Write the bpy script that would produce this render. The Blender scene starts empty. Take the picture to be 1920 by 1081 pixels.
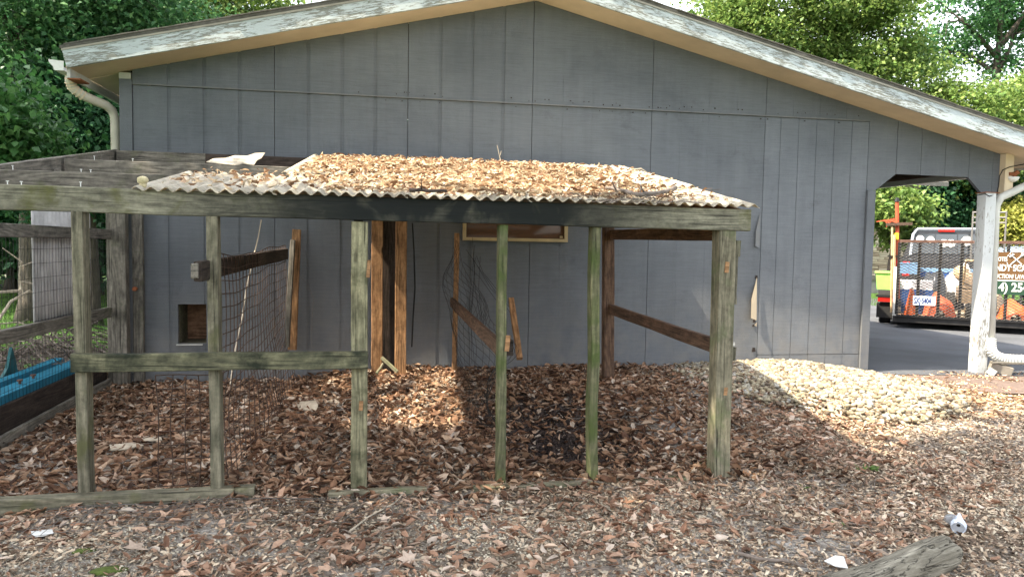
import bpy, math, random
import numpy as np
from mathutils import Matrix, Vector
random.seed(7); RNG=np.random.default_rng(7)
S=bpy.context.scene
COL=S.collection
# ------------------------------------------------------------------ camera
F=1400.; H=1.31
_d=np.array([-400,-23460,1400.]); _d/=np.linalg.norm(_d)
_wx=np.array([7880,-56,1400.]); _wx-=_d*_wx.dot(_d); _wx/=np.linalg.norm(_wx)
_up=-_d; _wy=np.cross(_up,_wx)
if _wy[2]<0: _wy=-_wy
RC=np.array([_wx,_wy,_up])
def ray(x,y): return RC@np.array([(x-960)/F,(540.5-y)/F,1.])
def at(x,y,X=None,Y=None,Z=None):
    r=ray(x,y)
    t=Y/r[1] if Y is not None else ((Z-H)/r[2] if Z is not None else X/r[0])
    return Vector(np.array([0,0,H])+t*r)
cam=bpy.data.cameras.new('camera'); co=bpy.data.objects.new('camera',cam); COL.objects.link(co)
cam.sensor_width=36; cam.lens=36*F/1920; cam.clip_start=.05; cam.clip_end=1000
cr=Vector(RC[:,0]); cu=Vector(RC[:,1]); cb=-Vector(RC[:,2])
M=Matrix.Identity(4)
for i in range(3): M[i][0]=cr[i]; M[i][1]=cu[i]; M[i][2]=cb[i]
M[2][3]=H; co.matrix_world=M
S.camera=co
# ------------------------------------------------------------------ light
L=Vector((4.67,1.0,-6.77)).normalized()
w=bpy.data.worlds.new('World'); S.world=w; w.use_nodes=True
nt=w.node_tree; bg=nt.nodes['Background']
sky=nt.nodes.new('ShaderNodeTexSky'); sky.sky_type='NISHITA'; sky.sun_disc=False
sky.sun_elevation=math.asin(-L.z); sky.sun_rotation=math.atan2(-L.x,-L.y)
sky.air_density=1.3; sky.dust_density=3.5; sky.ozone_density=1.0
hz=nt.nodes.new('ShaderNodeHueSaturation'); hz.inputs['Saturation'].default_value=.32; nt.links.new(sky.outputs[0],hz.inputs['Color']); nt.links.new(hz.outputs[0],bg.inputs[0]); bg.inputs[1].default_value=0.15
sun=bpy.data.lights.new('sun','SUN'); sun.energy=3.2; sun.angle=math.radians(.6); sun.color=(1,.88,.68)
so=bpy.data.objects.new('sun',sun); COL.objects.link(so); so.rotation_euler=L.to_track_quat('-Z','Y').to_euler()
S.view_settings.view_transform='Standard'; S.view_settings.look='None'; S.view_settings.gamma=1
S.view_settings.exposure=2.4
S.cycles.max_bounces=6; S.cycles.transparent_max_bounces=8
# ------------------------------------------------------------------ materials
class G:
    def __init__(s,name):
        s.m=bpy.data.materials.new(name); s.m.use_nodes=True; s.t=s.m.node_tree
        s.b=s.t.nodes['Principled BSDF']; s.out=s.t.nodes['Material Output']; s.b.inputs['Specular IOR Level'].default_value=.25
    def n(s,ty,**k):
        o=s.t.nodes.new(ty)
        for a,v in k.items(): setattr(o,a,v)
        return o
    def ln(s,a,b): s.t.links.new(a,b)
    def put(s,sock,v):
        if hasattr(v,'is_output') or isinstance(v,bpy.types.NodeSocket): s.ln(v,sock)
        else: sock.default_value=(*v,1) if isinstance(v,tuple) and len(v)==3 and sock.type=='RGBA' else v
    def co(s,which='Object',scale=(1,1,1),off=True):
        tc=s.n('ShaderNodeTexCoord'); mp=s.n('ShaderNodeMapping'); s.ln(tc.outputs[which],mp.inputs[0]); mp.inputs['Scale'].default_value=scale
        if off:
            oi=s.n('ShaderNodeObjectInfo'); m=s.math('MULTIPLY',oi.outputs['Random'],37.); s.ln(m,mp.inputs['Location'])
        return mp.outputs[0]
    def math(s,op,a,b=0.,c=None,clamp=False):
        o=s.n('ShaderNodeMath',operation=op,use_clamp=clamp); s.put(o.inputs[0],a); s.put(o.inputs[1],b)
        if c is not None: s.put(o.inputs[2],c)
        return o.outputs[0]
    def noise(s,v,scale,detail=4,rough=.55,dist=0):
        o=s.n('ShaderNodeTexNoise'); s.ln(v,o.inputs['Vector']); o.inputs['Scale'].default_value=scale; o.inputs['Detail'].default_value=detail
        o.inputs['Roughness'].default_value=rough; o.inputs['Distortion'].default_value=dist; return o.outputs['Fac']
    def vor(s,v,scale,out='Color',feat='F1'):
        o=s.n('ShaderNodeTexVoronoi',feature=feat); s.ln(v,o.inputs['Vector']); o.inputs['Scale'].default_value=scale; return o.outputs[out]
    def ramp(s,f,stops,interp='LINEAR'):
        o=s.n('ShaderNodeValToRGB'); s.put(o.inputs[0],f); e=o.color_ramp.elements; o.color_ramp.interpolation=interp
        while len(e)<len(stops): e.new(.5)
        for i,(p,c) in enumerate(stops):
            e[i].position=p; e[i].color=(*c,1) if isinstance(c,tuple) else (c,c,c,1)
        return o.outputs[0]
    def mix(s,f,a,b,mode='MIX'):
        o=s.n('ShaderNodeMix',data_type='RGBA',blend_type=mode); s.put(o.inputs[0],f); s.put(o.inputs[6],a); s.put(o.inputs[7],b); return o.outputs[2]
    def xyz(s,v):
        o=s.n('ShaderNodeSeparateXYZ'); s.ln(v,o.inputs[0]); return o.outputs
    def bump(s,h,st=.4,dist=.01):
        o=s.n('ShaderNodeBump'); o.inputs['Strength'].default_value=st; o.inputs['Distance'].default_value=dist; s.ln(h,o.inputs['Height']); s.ln(o.outputs[0],s.b.inputs['Normal'])
    def done(s,col,rough=.8,metal=0.):
        s.put(s.b.inputs['Base Color'],col); s.put(s.b.inputs['Roughness'],rough); s.b.inputs['Metallic'].default_value=metal; return s.m
    def rnd(s):
        oi=s.n('ShaderNodeObjectInfo'); ge=s.n('ShaderNodeNewGeometry')
        return s.math('FRACT',s.math('ADD',oi.outputs['Random'],ge.outputs['Random Per Island']))
def wood(name,dark,light,moss=None,mossamt=.5,stain=None,stainrange=None,knots=.5):
    g=G(name); v=g.co('Object',(1,1,1)); vs=g.co('Object',(3.2,30,30)); fine=g.noise(v,38,4,.7); mot=g.noise(g.co('Object',(1.6,3,3)),5,5,.7,.5)
    n1=g.noise(vs,2.2,6,.65,.6); big=g.noise(v,1.6,3,.6,.5)
    rg=g.noise(g.co('Object',(.9,7,7)),1.,1.5,.4,.2)
    band=g.math('ADD',g.math('MULTIPLY',g.math('SINE',g.math('MULTIPLY',rg,85.)),.5),.5)
    f=g.math('ADD',g.math('MULTIPLY',n1,.80),g.math('MULTIPLY',band,.16))
    c=g.ramp(f,[(.25,dark),(.5,tuple((a+b)/2 for a,b in zip(dark,light))),(.72,light)])
    cr_=g.ramp(g.noise(g.co('Object',(.8,40,40)),3,3,.5,.3),[(.33,.25),(.4,1.)])
    c=g.mix(1.,c,cr_,'MULTIPLY')
    c=g.mix(1.,c,g.ramp(big,[(.3,.65),(.7,1.12)]),'MULTIPLY')
    c=g.mix(1.,c,g.ramp(mot,[(.3,.62),(.5,1.),(.7,1.18)]),'MULTIPLY'); c=g.mix(.8,c,g.ramp(fine,[(.3,.7),(.65,1.1)]),'MULTIPLY')
    k=g.ramp(g.vor(g.co('Object',(2.0,6,6)),1.1,'Distance'),[(.05,.0),(.10,1.)])
    c=g.mix(knots,c,g.mix(1.,c,k,'MULTIPLY'))
    if moss:
        mm=g.ramp(g.noise(v,5,5,.65,.3),[(.62-.35*mossamt,0.),(.78-.3*mossamt,1.)])
        c=g.mix(mm,c,g.mix(g.ramp(n1,[(.3,.3),(.7,1.)]),tuple(a*.4 for a in moss),moss))
    if stain:
        x=g.xyz(g.co('Object',off=False))[0]
        lo,hi=stainrange
        a=g.math('MULTIPLY',g.ramp(g.math('DIVIDE',g.math('SUBTRACT',x,lo),hi-lo),[(0,0.),(.25,.9),(.35,1.),(.75,1.),(1,0.)]),g.ramp(g.noise(v,3.2,4,.6,.6),[(.28,.5),(.46,1.)]))
        c=g.mix(g.math('MULTIPLY',a,.98),c,stain)
    g.bump(f,.55,.004); return g.done(c,.85)
def plain(name,col,rough=.6,metal=0.,var=.25,scale=8,bump=0):
    g=G(name); n=g.noise(g.co(),scale,5,.65)
    c=g.mix(1.,col,g.ramp(n,[(.3,1-var),(.7,1+var*.5)]),'MULTIPLY')
    if bump: g.bump(n,bump,.004)
    return g.done(c,rough,metal)
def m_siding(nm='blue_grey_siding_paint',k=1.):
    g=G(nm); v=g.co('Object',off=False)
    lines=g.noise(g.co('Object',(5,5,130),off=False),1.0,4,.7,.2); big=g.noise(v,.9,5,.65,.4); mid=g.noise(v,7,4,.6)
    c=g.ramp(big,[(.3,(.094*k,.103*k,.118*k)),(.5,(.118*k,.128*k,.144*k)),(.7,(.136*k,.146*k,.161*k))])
    c=g.mix(.8,c,g.ramp(lines,[(.3,.82),(.6,1.05)]),'MULTIPLY')
    vert=g.noise(g.co('Object',(14,14,.8),off=False),1.,4,.6)
    c=g.mix(.5,c,g.ramp(vert,[(.3,.86),(.7,1.08)]),'MULTIPLY')
    z=g.xyz(v)[2]
    low=g.math('MULTIPLY',g.ramp(z,[(.25,1.),(1.0,0.)]),g.ramp(mid,[(.35,.15),(.65,.8)]))   # washed, dusty paint and splashed soil near the ground
    c=g.mix(g.math('MULTIPLY',low,.55),c,(.20,.185,.165))
    spl=g.ramp(g.noise(g.co('Object',(1,1,1.5),off=False),3.2,6,.75),[(.58,0.),(.72,1.)])
    c=g.mix(g.math('MULTIPLY',spl,.45),c,(.07,.075,.085))
    sp=g.ramp(g.vor(g.co('Object',(1,1,.5),off=False),2.3,'Distance'),[(.03,1.),(.045,0.)])
    c=g.mix(sp,c,(.42,.43,.43))
    h=g.math('ADD',lines,g.math('MULTIPLY',g.ramp(g.noise(g.co('Object',(9,9,3.2),off=False),4,2,.5,2.),[(.47,0.),(.5,1.),(.53,0.)]),.5))
    g.bump(h,.55,.004); return g.done(c,.72)
def m_peel(name,base=(.62,.66,.68),under=(.20,.19,.17),lo=.50,ax=(3,18,18)):
    g=G(name); n=g.noise(g.co('Object',ax),1.6,7,.75,.7); n2=g.noise(g.co(),2.2,3,.5)
    f=g.math('ADD',n,g.math('MULTIPLY',g.math('SUBTRACT',n2,.5),.45))
    k=g.ramp(f,[(lo+.05,0.),(lo+.09,1.)])
    c=g.mix(k,g.mix(1.,base,g.ramp(n2,[(.3,.85),(.7,1.05)]),'MULTIPLY'),g.mix(n,tuple(a*.6 for a in under),tuple(a*1.7 for a in under)))
    g.bump(g.math('SUBTRACT',1.,k),.5,.003); return g.done(c,.7)
def m_leaves(name,stops,transl=.0,rough=.75):
    g=G(name); r=g.rnd(); c=g.ramp(r,stops)
    if 'tree' not in name: c=g.mix(1.,c,g.ramp(g.noise(g.co('Object',off=False),1.7,4,.65),[(.32,.55),(.55,1.),(.75,1.18)]),'MULTIPLY')
    n=g.noise(g.co('Object',off=False),60,3,.6); c=g.mix(.8,c,g.ramp(n,[(.3,.7),(.7,1.15)]),'MULTIPLY')
    g.done(c,rough)
    if transl:
        t=g.n('ShaderNodeBsdfTranslucent'); hs=g.n('ShaderNodeHueSaturation'); hs.inputs['Value'].default_value=1.3; hs.inputs['Hue'].default_value=.49 if 'yellow' in name else .5
        g.ln(c,hs.inputs['Color']); g.ln(hs.outputs[0],t.inputs[0])
        mx=g.n('ShaderNodeMixShader'); mx.inputs[0].default_value=transl
        g.ln(g.b.outputs[0],mx.inputs[1]); g.ln(t.outputs[0],mx.inputs[2]); g.ln(mx.outputs[0],g.out.inputs[0])
    return g.m
def m_ground():
    g=G('mulch_and_gravel_ground'); v=g.co('Object',off=False)
    b=g.noise(v,.8,4,.6); f=g.noise(v,45,6,.7); vc=g.xyz(g.vor(v,70,'Color'))[0]
    soil=g.ramp(f,[(.3,(.055,.04,.028)),(.55,(.17,.13,.095)),(.75,(.31,.25,.19))])
    grav=g.ramp(vc,[(0,(.12,.11,.10)),(.5,(.25,.235,.215)),(1,(.42,.40,.37))])
    c=g.mix(g.ramp(b,[(.42,0.),(.58,.75)]),soil,grav)
    g.bump(f,.8,.01); return g.done(c,.95)
def m_grass_ground(name,a,b):
    g=G(name); v=g.co('Object',off=False); n=g.noise(v,30,5,.7); n2=g.noise(v,.6,3,.6)
    c=g.ramp(n,[(.3,a),(.7,b)]); c=g.mix(1.,c,g.ramp(n2,[(.3,.75),(.7,1.15)]),'MULTIPLY'); g.bump(n,.8,.02); return g.done(c,.95)
def m_asphalt():
    g=G('asphalt'); v=g.co('Object',off=False); n=g.noise(v,90,4,.7); n2=g.noise(v,1.3,4,.6); sc=g.noise(g.co('Object',(1,5,1),off=False),2.5,5,.7)
    c=g.ramp(n,[(.3,(.045,.048,.055)),(.7,(.10,.104,.115))]); c=g.mix(1.,c,g.ramp(n2,[(.3,.75),(.7,1.25)]),'MULTIPLY')
    c=g.mix(g.ramp(sc,[(.62,0.),(.68,.6)]),c,(.11,.085,.06)); g.bump(n,.3,.004); return g.done(c,.8)
def m_bark(name,a,b):
    g=G(name); n=g.noise(g.co('Object',(9,9,1.6)),2,6,.7,.4); g.bump(n,.9,.03); return g.done(g.ramp(n,[(.3,a),(.7,b)]),.9)
def m_fiber():
    g=G('weathered_fibreglass'); v=g.co('Object',off=False); n=g.noise(v,5,6,.75,.4); n2=g.noise(v,40,4,.7)
    c=g.ramp(n,[(.3,(.30,.26,.19)),(.55,(.56,.52,.43)),(.75,(.68,.66,.58))]); c=g.mix(.7,c,g.ramp(n2,[(.35,.55),(.6,1.)]),'MULTIPLY')
    g.done(c,.6); g.bump(n2,.3,.002)
    t=g.n('ShaderNodeBsdfTranslucent'); g.put(t.inputs[0],(.80,.62,.38)); mx=g.n('ShaderNodeMixShader'); mx.inputs[0].default_value=.28
    g.ln(g.b.outputs[0],mx.inputs[1]); g.ln(t.outputs[0],mx.inputs[2]); g.ln(mx.outputs[0],g.out.inputs[0]); return g.m
def m_glass(name,tint=(.02,.025,.03)):
    g=G(name); g.b.inputs['Specular IOR Level'].default_value=.8; return g.done(tint,.06)
MT={}
MT['siding']=m_siding(); MT['siding_sunlit']=m_siding('siding_paint_sunlit_copy',1.2)  # second copy is paler: sunlight on the right panels painted into the colour
MT['fascia']=m_peel('flaking_white_fascia_paint',(.43,.48,.50),(.15,.155,.14),.46,(6,50,50))
MT['pillar']=m_peel('flaking_white_post_paint',(.50,.52,.53),(.16,.15,.13),.50,(9,40,40))
MT['soffit']=plain('cream_soffit_paint',(.58,.47,.33),.6,0,.16,2.5)
MT['trimwhite']=plain('old_white_trim',(.48,.48,.45),.5,0,.15,4)
MT['drip']=plain('grey_drip_edge',(.30,.28,.24),.5,.2,.2)
MT['gutter']=plain('white_gutter_metal',(.60,.61,.58),.4,.0,.15,5)
MT['downspout']=plain('cream_downspout_metal',(.50,.47,.39),.45,.0,.2,5)
MT['shingle']=plain('asphalt_shingle',(.10,.095,.085),.95,0,.4,20,.5)
MT['rafter_dark']=wood('old_brown_lumber',(.04,.025,.018),(.13,.085,.06))
MT['wood_grey']=wood('weathered_grey_lumber',(.075,.068,.058),(.26,.235,.195),(.10,.105,.06),.15)
MT['wood_green']=wood('green_treated_lumber',(.07,.07,.045),(.28,.25,.18),(.11,.11,.05),.22)
MT['wood_p3']=wood('pale_green_post_lumber',(.095,.09,.055),(.36,.335,.21),(.05,.055,.025),.35)
MT['wood_moss']=wood('mossy_lumber',(.05,.055,.03),(.20,.19,.11),(.075,.10,.03),.55)
MT['wood_tan']=wood('tan_treated_post',(.10,.09,.06),(.30,.27,.19),(.12,.14,.07),.3)
MT['wood_orange']=wood('orange_brown_lumber',(.15,.075,.033),(.44,.25,.125),knots=.8)  # brown lumber made more orange to carry the warm glow under the roof
MT['wood_red']=wood('reddish_brown_lumber',(.055,.032,.022),(.19,.115,.075))
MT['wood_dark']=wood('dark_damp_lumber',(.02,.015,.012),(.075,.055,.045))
MT['beam']=wood('stained_beam_lumber',(.085,.08,.06),(.29,.275,.205),(.11,.11,.04),.35,(.006,.008,.008),(1.2,3.95))
MT['beamL']=wood('pale_grey_beam_lumber',(.10,.095,.078),(.32,.31,.25),(.12,.13,.07),.2)
MT['rail_front']=wood('blotchy_green_rail_lumber',(.05,.052,.035),(.21,.20,.12),(.02,.025,.015),.55)
MT['ply']=wood('plywood',(.12,.06,.035),(.30,.17,.10))
MT['fiber']=m_fiber()
MT['rustwire']=plain('rusty_wire',(.085,.055,.042),.7,.3,.5,30)
MT['greywire']=plain('dull_galvanised_wire',(.16,.15,.14),.55,.5,.3,30)
MT['blackwire']=plain('black_wire',(.012,.012,.012),.6)
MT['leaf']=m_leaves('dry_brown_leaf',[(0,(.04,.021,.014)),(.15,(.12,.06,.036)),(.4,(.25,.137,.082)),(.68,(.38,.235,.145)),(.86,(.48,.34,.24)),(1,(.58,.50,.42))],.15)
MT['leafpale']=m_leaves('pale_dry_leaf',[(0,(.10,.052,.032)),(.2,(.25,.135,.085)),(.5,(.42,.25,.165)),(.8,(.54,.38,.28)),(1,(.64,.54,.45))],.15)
MT['leafroof']=m_leaves('bleached_roof_leaf',[(0,(.11,.055,.03)),(.25,(.28,.155,.085)),(.5,(.43,.29,.18)),(.78,(.56,.43,.28)),(1,(.68,.58,.42))],.15)
MT['chip']=m_leaves('leaf_and_bark_crumbs',[(0,(.085,.055,.037)),(.35,(.27,.185,.125)),(.7,(.47,.355,.25)),(1,(.64,.55,.42))])
MT['pebble']=m_leaves('fine_gravel_grain',[(0,(.16,.135,.10)),(.5,(.42,.365,.28)),(1,(.68,.62,.50))])
MT['stone']=m_leaves('river_stone',[(0,(.10,.075,.055)),(.25,(.21,.165,.11)),(.5,(.31,.26,.175)),(.75,(.37,.33,.235)),(.88,(.30,.29,.27)),(1,(.47,.44,.35))],0,.6)
MT['ground']=m_ground(); MT['lawn']=m_grass_ground('lawn_soil',(.035,.07,.015),(.07,.15,.03)); MT['asphalt']=m_asphalt()
MT['path']=plain('brown_packed_dirt',(.13,.095,.08),.95,0,.35,12,.5)
MT['blade']=m_leaves('grass_blade',[(0,(.05,.11,.015)),(.6,(.08,.19,.03)),(1,(.16,.26,.05))],.2)
MT['twig']=plain('grey_twig_bark',(.17,.14,.12),.9,0,.5,15)
MT['twigpale']=plain('pale_bare_twig',(.42,.36,.28),.9,0,.3,15)
MT['twigdark']=plain('dark_twig_bark',(.06,.045,.04),.9,0,.5,15)
MT['bark']=m_bark('tree_bark',(.03,.025,.02),(.12,.10,.08))
MT['tree_green']=m_leaves('tree_leaf_mid_green',[(0,(.03,.085,.032)),(.5,(.062,.165,.06)),(1,(.13,.25,.09))],.35,.45)
MT['tree_dark']=m_leaves('tree_leaf_dark_green',[(0,(.016,.056,.026)),(.5,(.032,.10,.042)),(1,(.06,.15,.06))],.3,.45)
MT['tree_bright']=m_leaves('tree_leaf_yellow_green',[(0,(.055,.11,.022)),(.5,(.12,.20,.045)),(1,(.24,.31,.085))],.35,.45)
MT['tree_yellow']=m_leaves('tree_leaf_golden_green',[(0,(.14,.16,.03)),(.5,(.26,.27,.05)),(1,(.40,.38,.10))],.3,.5)
def m_log():
    g=G('cracked_grey_log_wood'); n=g.noise(g.co('Object',(3,30,30)),1.5,6,.7,.5); big=g.noise(g.co(),6,4,.6)
    c=g.ramp(n,[(.28,(.07,.06,.045)),(.5,(.20,.18,.14)),(.72,(.38,.35,.28))]); c=g.mix(1.,c,g.ramp(big,[(.3,.7),(.7,1.1)]),'MULTIPLY')
    cn=g.noise(g.co('Object',(2.2,20,20)),1.,5,.6,.8); ck=g.ramp(cn,[(.468,1.),(.480,0.),(.486,0.),(.498,1.)])
    c=g.mix(1.,c,g.ramp(ck,[(0,.45),(1,1.)]),'MULTIPLY'); g.bump(g.math('MULTIPLY',g.math('ADD',n,ck),.6),.9,.01); return g.done(c,.9)
MT['log']=m_log()
MT['bark_log']=m_bark('pale_cut_log_bark',(.20,.18,.15),(.45,.42,.36))
MT['blue']=plain('turquoise_blue_plastic',(.012,.145,.235),.4,0,.3,5)
MT['teal']=plain('dark_teal_plastic',(.015,.09,.10),.4,0,.2)
MT['winframe']=plain('tan_window_frame',(.42,.33,.19),.6,0,.2)
MT['pane']=m_glass('brown_dusty_pane',(.10,.055,.035))
MT['cable']=plain('black_cable_rubber',(.008,.008,.008),.5)
MT['white']=plain('white_plastic',(.68,.68,.66),.45,0,.12,6)
MT['whitepipe']=plain('white_drain_pipe',(.46,.47,.45),.5,0,.2,6)
MT['brick']=plain('grey_brown_block',(.22,.20,.17),.9,0,.3,9,.4)
MT['rust']=plain('rust',(.22,.075,.03),.8,0,.4)
MT['alu']=plain('can_aluminium',(.55,.60,.68),.3,.75,.15,12)
MT['canpaint']=plain('can_pale_print',(.52,.57,.66),.4,0,.15,12)
MT['blacksteel']=plain('black_trailer_steel',(.03,.028,.028),.5,.3,.4)
MT['ruststeel']=plain('rusted_dark_steel',(.11,.06,.045),.7,.2,.5)
MT['rubber']=plain('tyre_rubber',(.015,.015,.015),.85)
MT['hivis']=plain('fluorescent_green_plastic',(.32,.68,.14),.5,0,.1)
MT['orange']=plain('safety_orange_plastic',(.50,.09,.02),.5,0,.15)
MT['redorange']=plain('orange_red_cloth',(.40,.075,.03),.7,0,.3)
MT['bluebin']=plain('blue_bin_plastic',(.015,.06,.20),.45,0,.2)
MT['lightblue']=plain('pale_blue_plastic',(.13,.23,.36),.5)
MT['tan']=plain('tan_handle_wood',(.45,.33,.19),.7)
MT['redlens']=plain('red_lamp_lens',(.45,.015,.01),.25)
MT['truck']=plain('dark_truck_paint',(.035,.037,.042),.25,.3,.1)
MT['silver']=plain('silver_car_paint',(.42,.45,.5),.25,.4,.1)
MT['carblue']=plain('pale_blue_car_paint',(.28,.38,.52),.2,.3,.08)
MT['glass']=m_glass('dark_car_glass')
MT['engine']=plain('brown_engine_metal',(.26,.19,.13),.6,.2,.5,20)
MT['planks']=wood('trailer_deck_planks',(.16,.12,.08),(.38,.30,.2))
MT['signbrown']=plain('brown_sign_vinyl',(.095,.048,.017),.5,0,.06)
MT['signgreen']=plain('dark_green_sign_vinyl',(.014,.042,.024),.5,0,.06)
MT['signwhite']=plain('white_vinyl_print',(.52,.51,.48),.5,0,.03)
MT['platewhite']=plain('pale_blue_plate',(.55,.62,.72),.4,0,.05)
MT['plateblue']=plain('dark_blue_plate_lettering',(.02,.035,.13),.5,0,.03)
MT['ledgestone']=m_leaves('tan_ledge_stone',[(0,(.32,.24,.16)),(.5,(.52,.43,.30)),(1,(.68,.60,.45))])
MT['mortar']=plain('brown_mortar',(.12,.09,.065),.9)
MT['concrete']=plain('grey_concrete',(.35,.34,.32),.9,0,.2,10)
MT['darkin']=plain('dark_interior_paint',(.03,.022,.02),.8)
MT['yellowplastic']=plain('yellow_plastic',(.75,.55,.03),.5)
MT['tree_fresh']=m_leaves('tree_leaf_fresh_green',[(0,(.025,.085,.022)),(.5,(.05,.14,.035)),(1,(.10,.21,.06))],.35,.45)
MT['corr']=plain('dirty_white_corrugated_plastic',(.50,.48,.47),.6,0,.35,6)
MT['fungus']=plain('yellowed_foam',(.52,.45,.28),.8,0,.3,30,.6)
MT['moss']=plain('bright_moss',(.07,.095,.02),.95,0,.4,40,.8)
# ------------------------------------------------------------------ object helpers
def mesh(name,verts,faces,mat,smooth=False):
    me=bpy.data.meshes.new(name)
    if isinstance(verts,np.ndarray) and isinstance(faces,np.ndarray):
        k=faces.shape[1]; me.vertices.add(len(verts)); me.vertices.foreach_set('co',verts.astype(np.float32).ravel())
        me.loops.add(faces.size); me.loops.foreach_set('vertex_index',faces.astype(np.int32).ravel())
        me.polygons.add(len(faces)); me.polygons.foreach_set('loop_start',np.arange(0,faces.size,k,dtype=np.int32))
        me.update(calc_edges=True)
    else: me.from_pydata([tuple(v) for v in verts],[],[tuple(f) for f in faces]); me.update()
    for m in (mat if isinstance(mat,(list,tuple)) else [mat]): me.materials.append(MT[m] if isinstance(m,str) else m)
    if smooth: me.shade_smooth()
    return me
def link(name,me,parent=None,mw=None,**props):
    o=bpy.data.objects.new(name,me); COL.objects.link(o)
    if mw is not None: o.matrix_basis=mw
    if parent is not None:
        o.parent=parent; o.matrix_parent_inverse=parent.matrix_basis.inverted()
    for k,v in props.items(): o[k]=v
    return o
def thing(name,label,cat,loc=(0,0,0),group=None):
    o=link(name,None,None,Matrix.Translation(Vector(loc))); o['label']=label; o['category']=cat; o.empty_display_size=.1
    if group: o['group']=group
    return o
class MB:
    def __init__(s): s.v=[];s.f=[];s.mi=[]
    def add(s,vs,fs,m=0):
        b=len(s.v); s.v+= [tuple(v) for v in vs]; s.f+=[tuple(i+b for i in f) for f in fs]; s.mi+=[m]*len(fs); return s
    def box(s,a,b,m=0):
        x0,y0,z0=a;x1,y1,z1=b
        return s.add([(x0,y0,z0),(x1,y0,z0),(x1,y1,z0),(x0,y1,z0),(x0,y0,z1),(x1,y0,z1),(x1,y1,z1),(x0,y1,z1)],[(0,3,2,1),(4,5,6,7),(0,1,5,4),(1,2,6,5),(2,3,7,6),(3,0,4,7)],m)
    def tube(s,pts,r,n=5,m=0,cap=True):
        pts=[Vector(p) for p in pts]; rs=r if isinstance(r,(list,tuple)) else [r]*len(pts); vs=[];fs=[]
        ref=None
        for i,p in enumerate(pts):
            t=(pts[min(i+1,len(pts)-1)]-pts[max(i-1,0)]); t=t.normalized() if t.length>1e-9 else Vector((0,0,1))
            if ref is None: ref=t.orthogonal().normalized()
            else:
                ref=ref-t*ref.dot(t); ref=ref.normalized() if ref.length>1e-6 else t.orthogonal().normalized()
            b=t.cross(ref)
            for k in range(n):
                a=2*math.pi*k/n; vs.append(p+(ref*math.cos(a)+b*math.sin(a))*rs[i])
        for i in range(len(pts)-1):
            for k in range(n): fs.append((i*n+k,i*n+(k+1)%n,(i+1)*n+(k+1)%n,(i+1)*n+k))
        if cap: fs.append(tuple(range(n-1,-1,-1))); fs.append(tuple((len(pts)-1)*n+k for k in range(n)))
        return s.add(vs,fs,m)
    def prism(s,poly,dvec,m=0):
        n=len(poly); d=Vector(dvec); vs=[Vector(p) for p in poly]+[Vector(p)+d for p in poly]
        fs=[tuple(range(n)),tuple(range(2*n-1,n-1,-1))]+[(i,n+i,n+(i+1)%n,(i+1)%n) for i in range(n)]
        return s.add(vs,fs,m)
    def build(s,name,mat,parent=None,smooth=False,mw=None,**p):
        me=mesh(name,s.v,s.f,mat,smooth)
        if any(s.mi): me.polygons.foreach_set('material_index',s.mi)
        import bmesh
        bm=bmesh.new(); bm.from_mesh(me); bmesh.ops.recalc_face_normals(bm,faces=bm.faces); bm.to_mesh(me); bm.free()
        if mw is None and parent is not None and p.pop('origin',True):
            c=sum((Vector(v) for v in s.v[:1]),Vector())  # origin at first vertex
            me.transform(Matrix.Translation(-c)); mw=Matrix.Translation(c)
        return link(name,me,parent,mw,**p)
def board(name,p0,p1,w,t,mat,parent=None,up=(0,0,1),warp=.002,nseg=4,bev=.004,**props):
    """a piece of lumber: local X along it, w across (local Z), t thick (local Y)"""
    p0=Vector(p0);p1=Vector(p1);d=p1-p0;Ln=d.length;x=d.normalized();u=Vector(up); z=(u-x*u.dot(x))
    if z.length<1e-4: z=x.orthogonal()
    z.normalize(); y=z.cross(x)
    b=min(bev,t/4,w/4); prof=[(-t/2+b,-w/2),(t/2-b,-w/2),(t/2,-w/2+b),(t/2,w/2-b),(t/2-b,w/2),(-t/2+b,w/2),(-t/2,w/2-b),(-t/2,-w/2+b)]
    vs=[];fs=[]
    for i in range(nseg+1):
        a=random.uniform(-warp,warp);c=random.uniform(-warp,warp)
        for (py,pz) in prof: vs.append((Ln*i/nseg,py+a,pz+c+(random.uniform(-.0015,.0015))))
    for i in range(nseg):
        for k in range(8): fs.append((i*8+k,i*8+(k+1)%8,(i+1)*8+(k+1)%8,(i+1)*8+k))
    fs.append(tuple(range(7,-1,-1))); fs.append(tuple(nseg*8+k for k in range(8)))
    m=Matrix.Identity(4)
    for i in range(3): m[i][0]=x[i]; m[i][1]=y[i]; m[i][2]=z[i]; m[i][3]=p0[i]
    return link(name,mesh(name,vs,fs,mat),parent,m,**props)
def post(name,x,y,z0,z1,wx,wy,mat,parent,lean=(0,0),**p):
    return board(name,(x,y,z0),(x+lean[0],y+lean[1],z1),wx,wy,mat,parent,up=(1,0,0),**p)
def rotm(rng,n):
    a=rng.uniform(0,2*np.pi,n); return a
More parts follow.
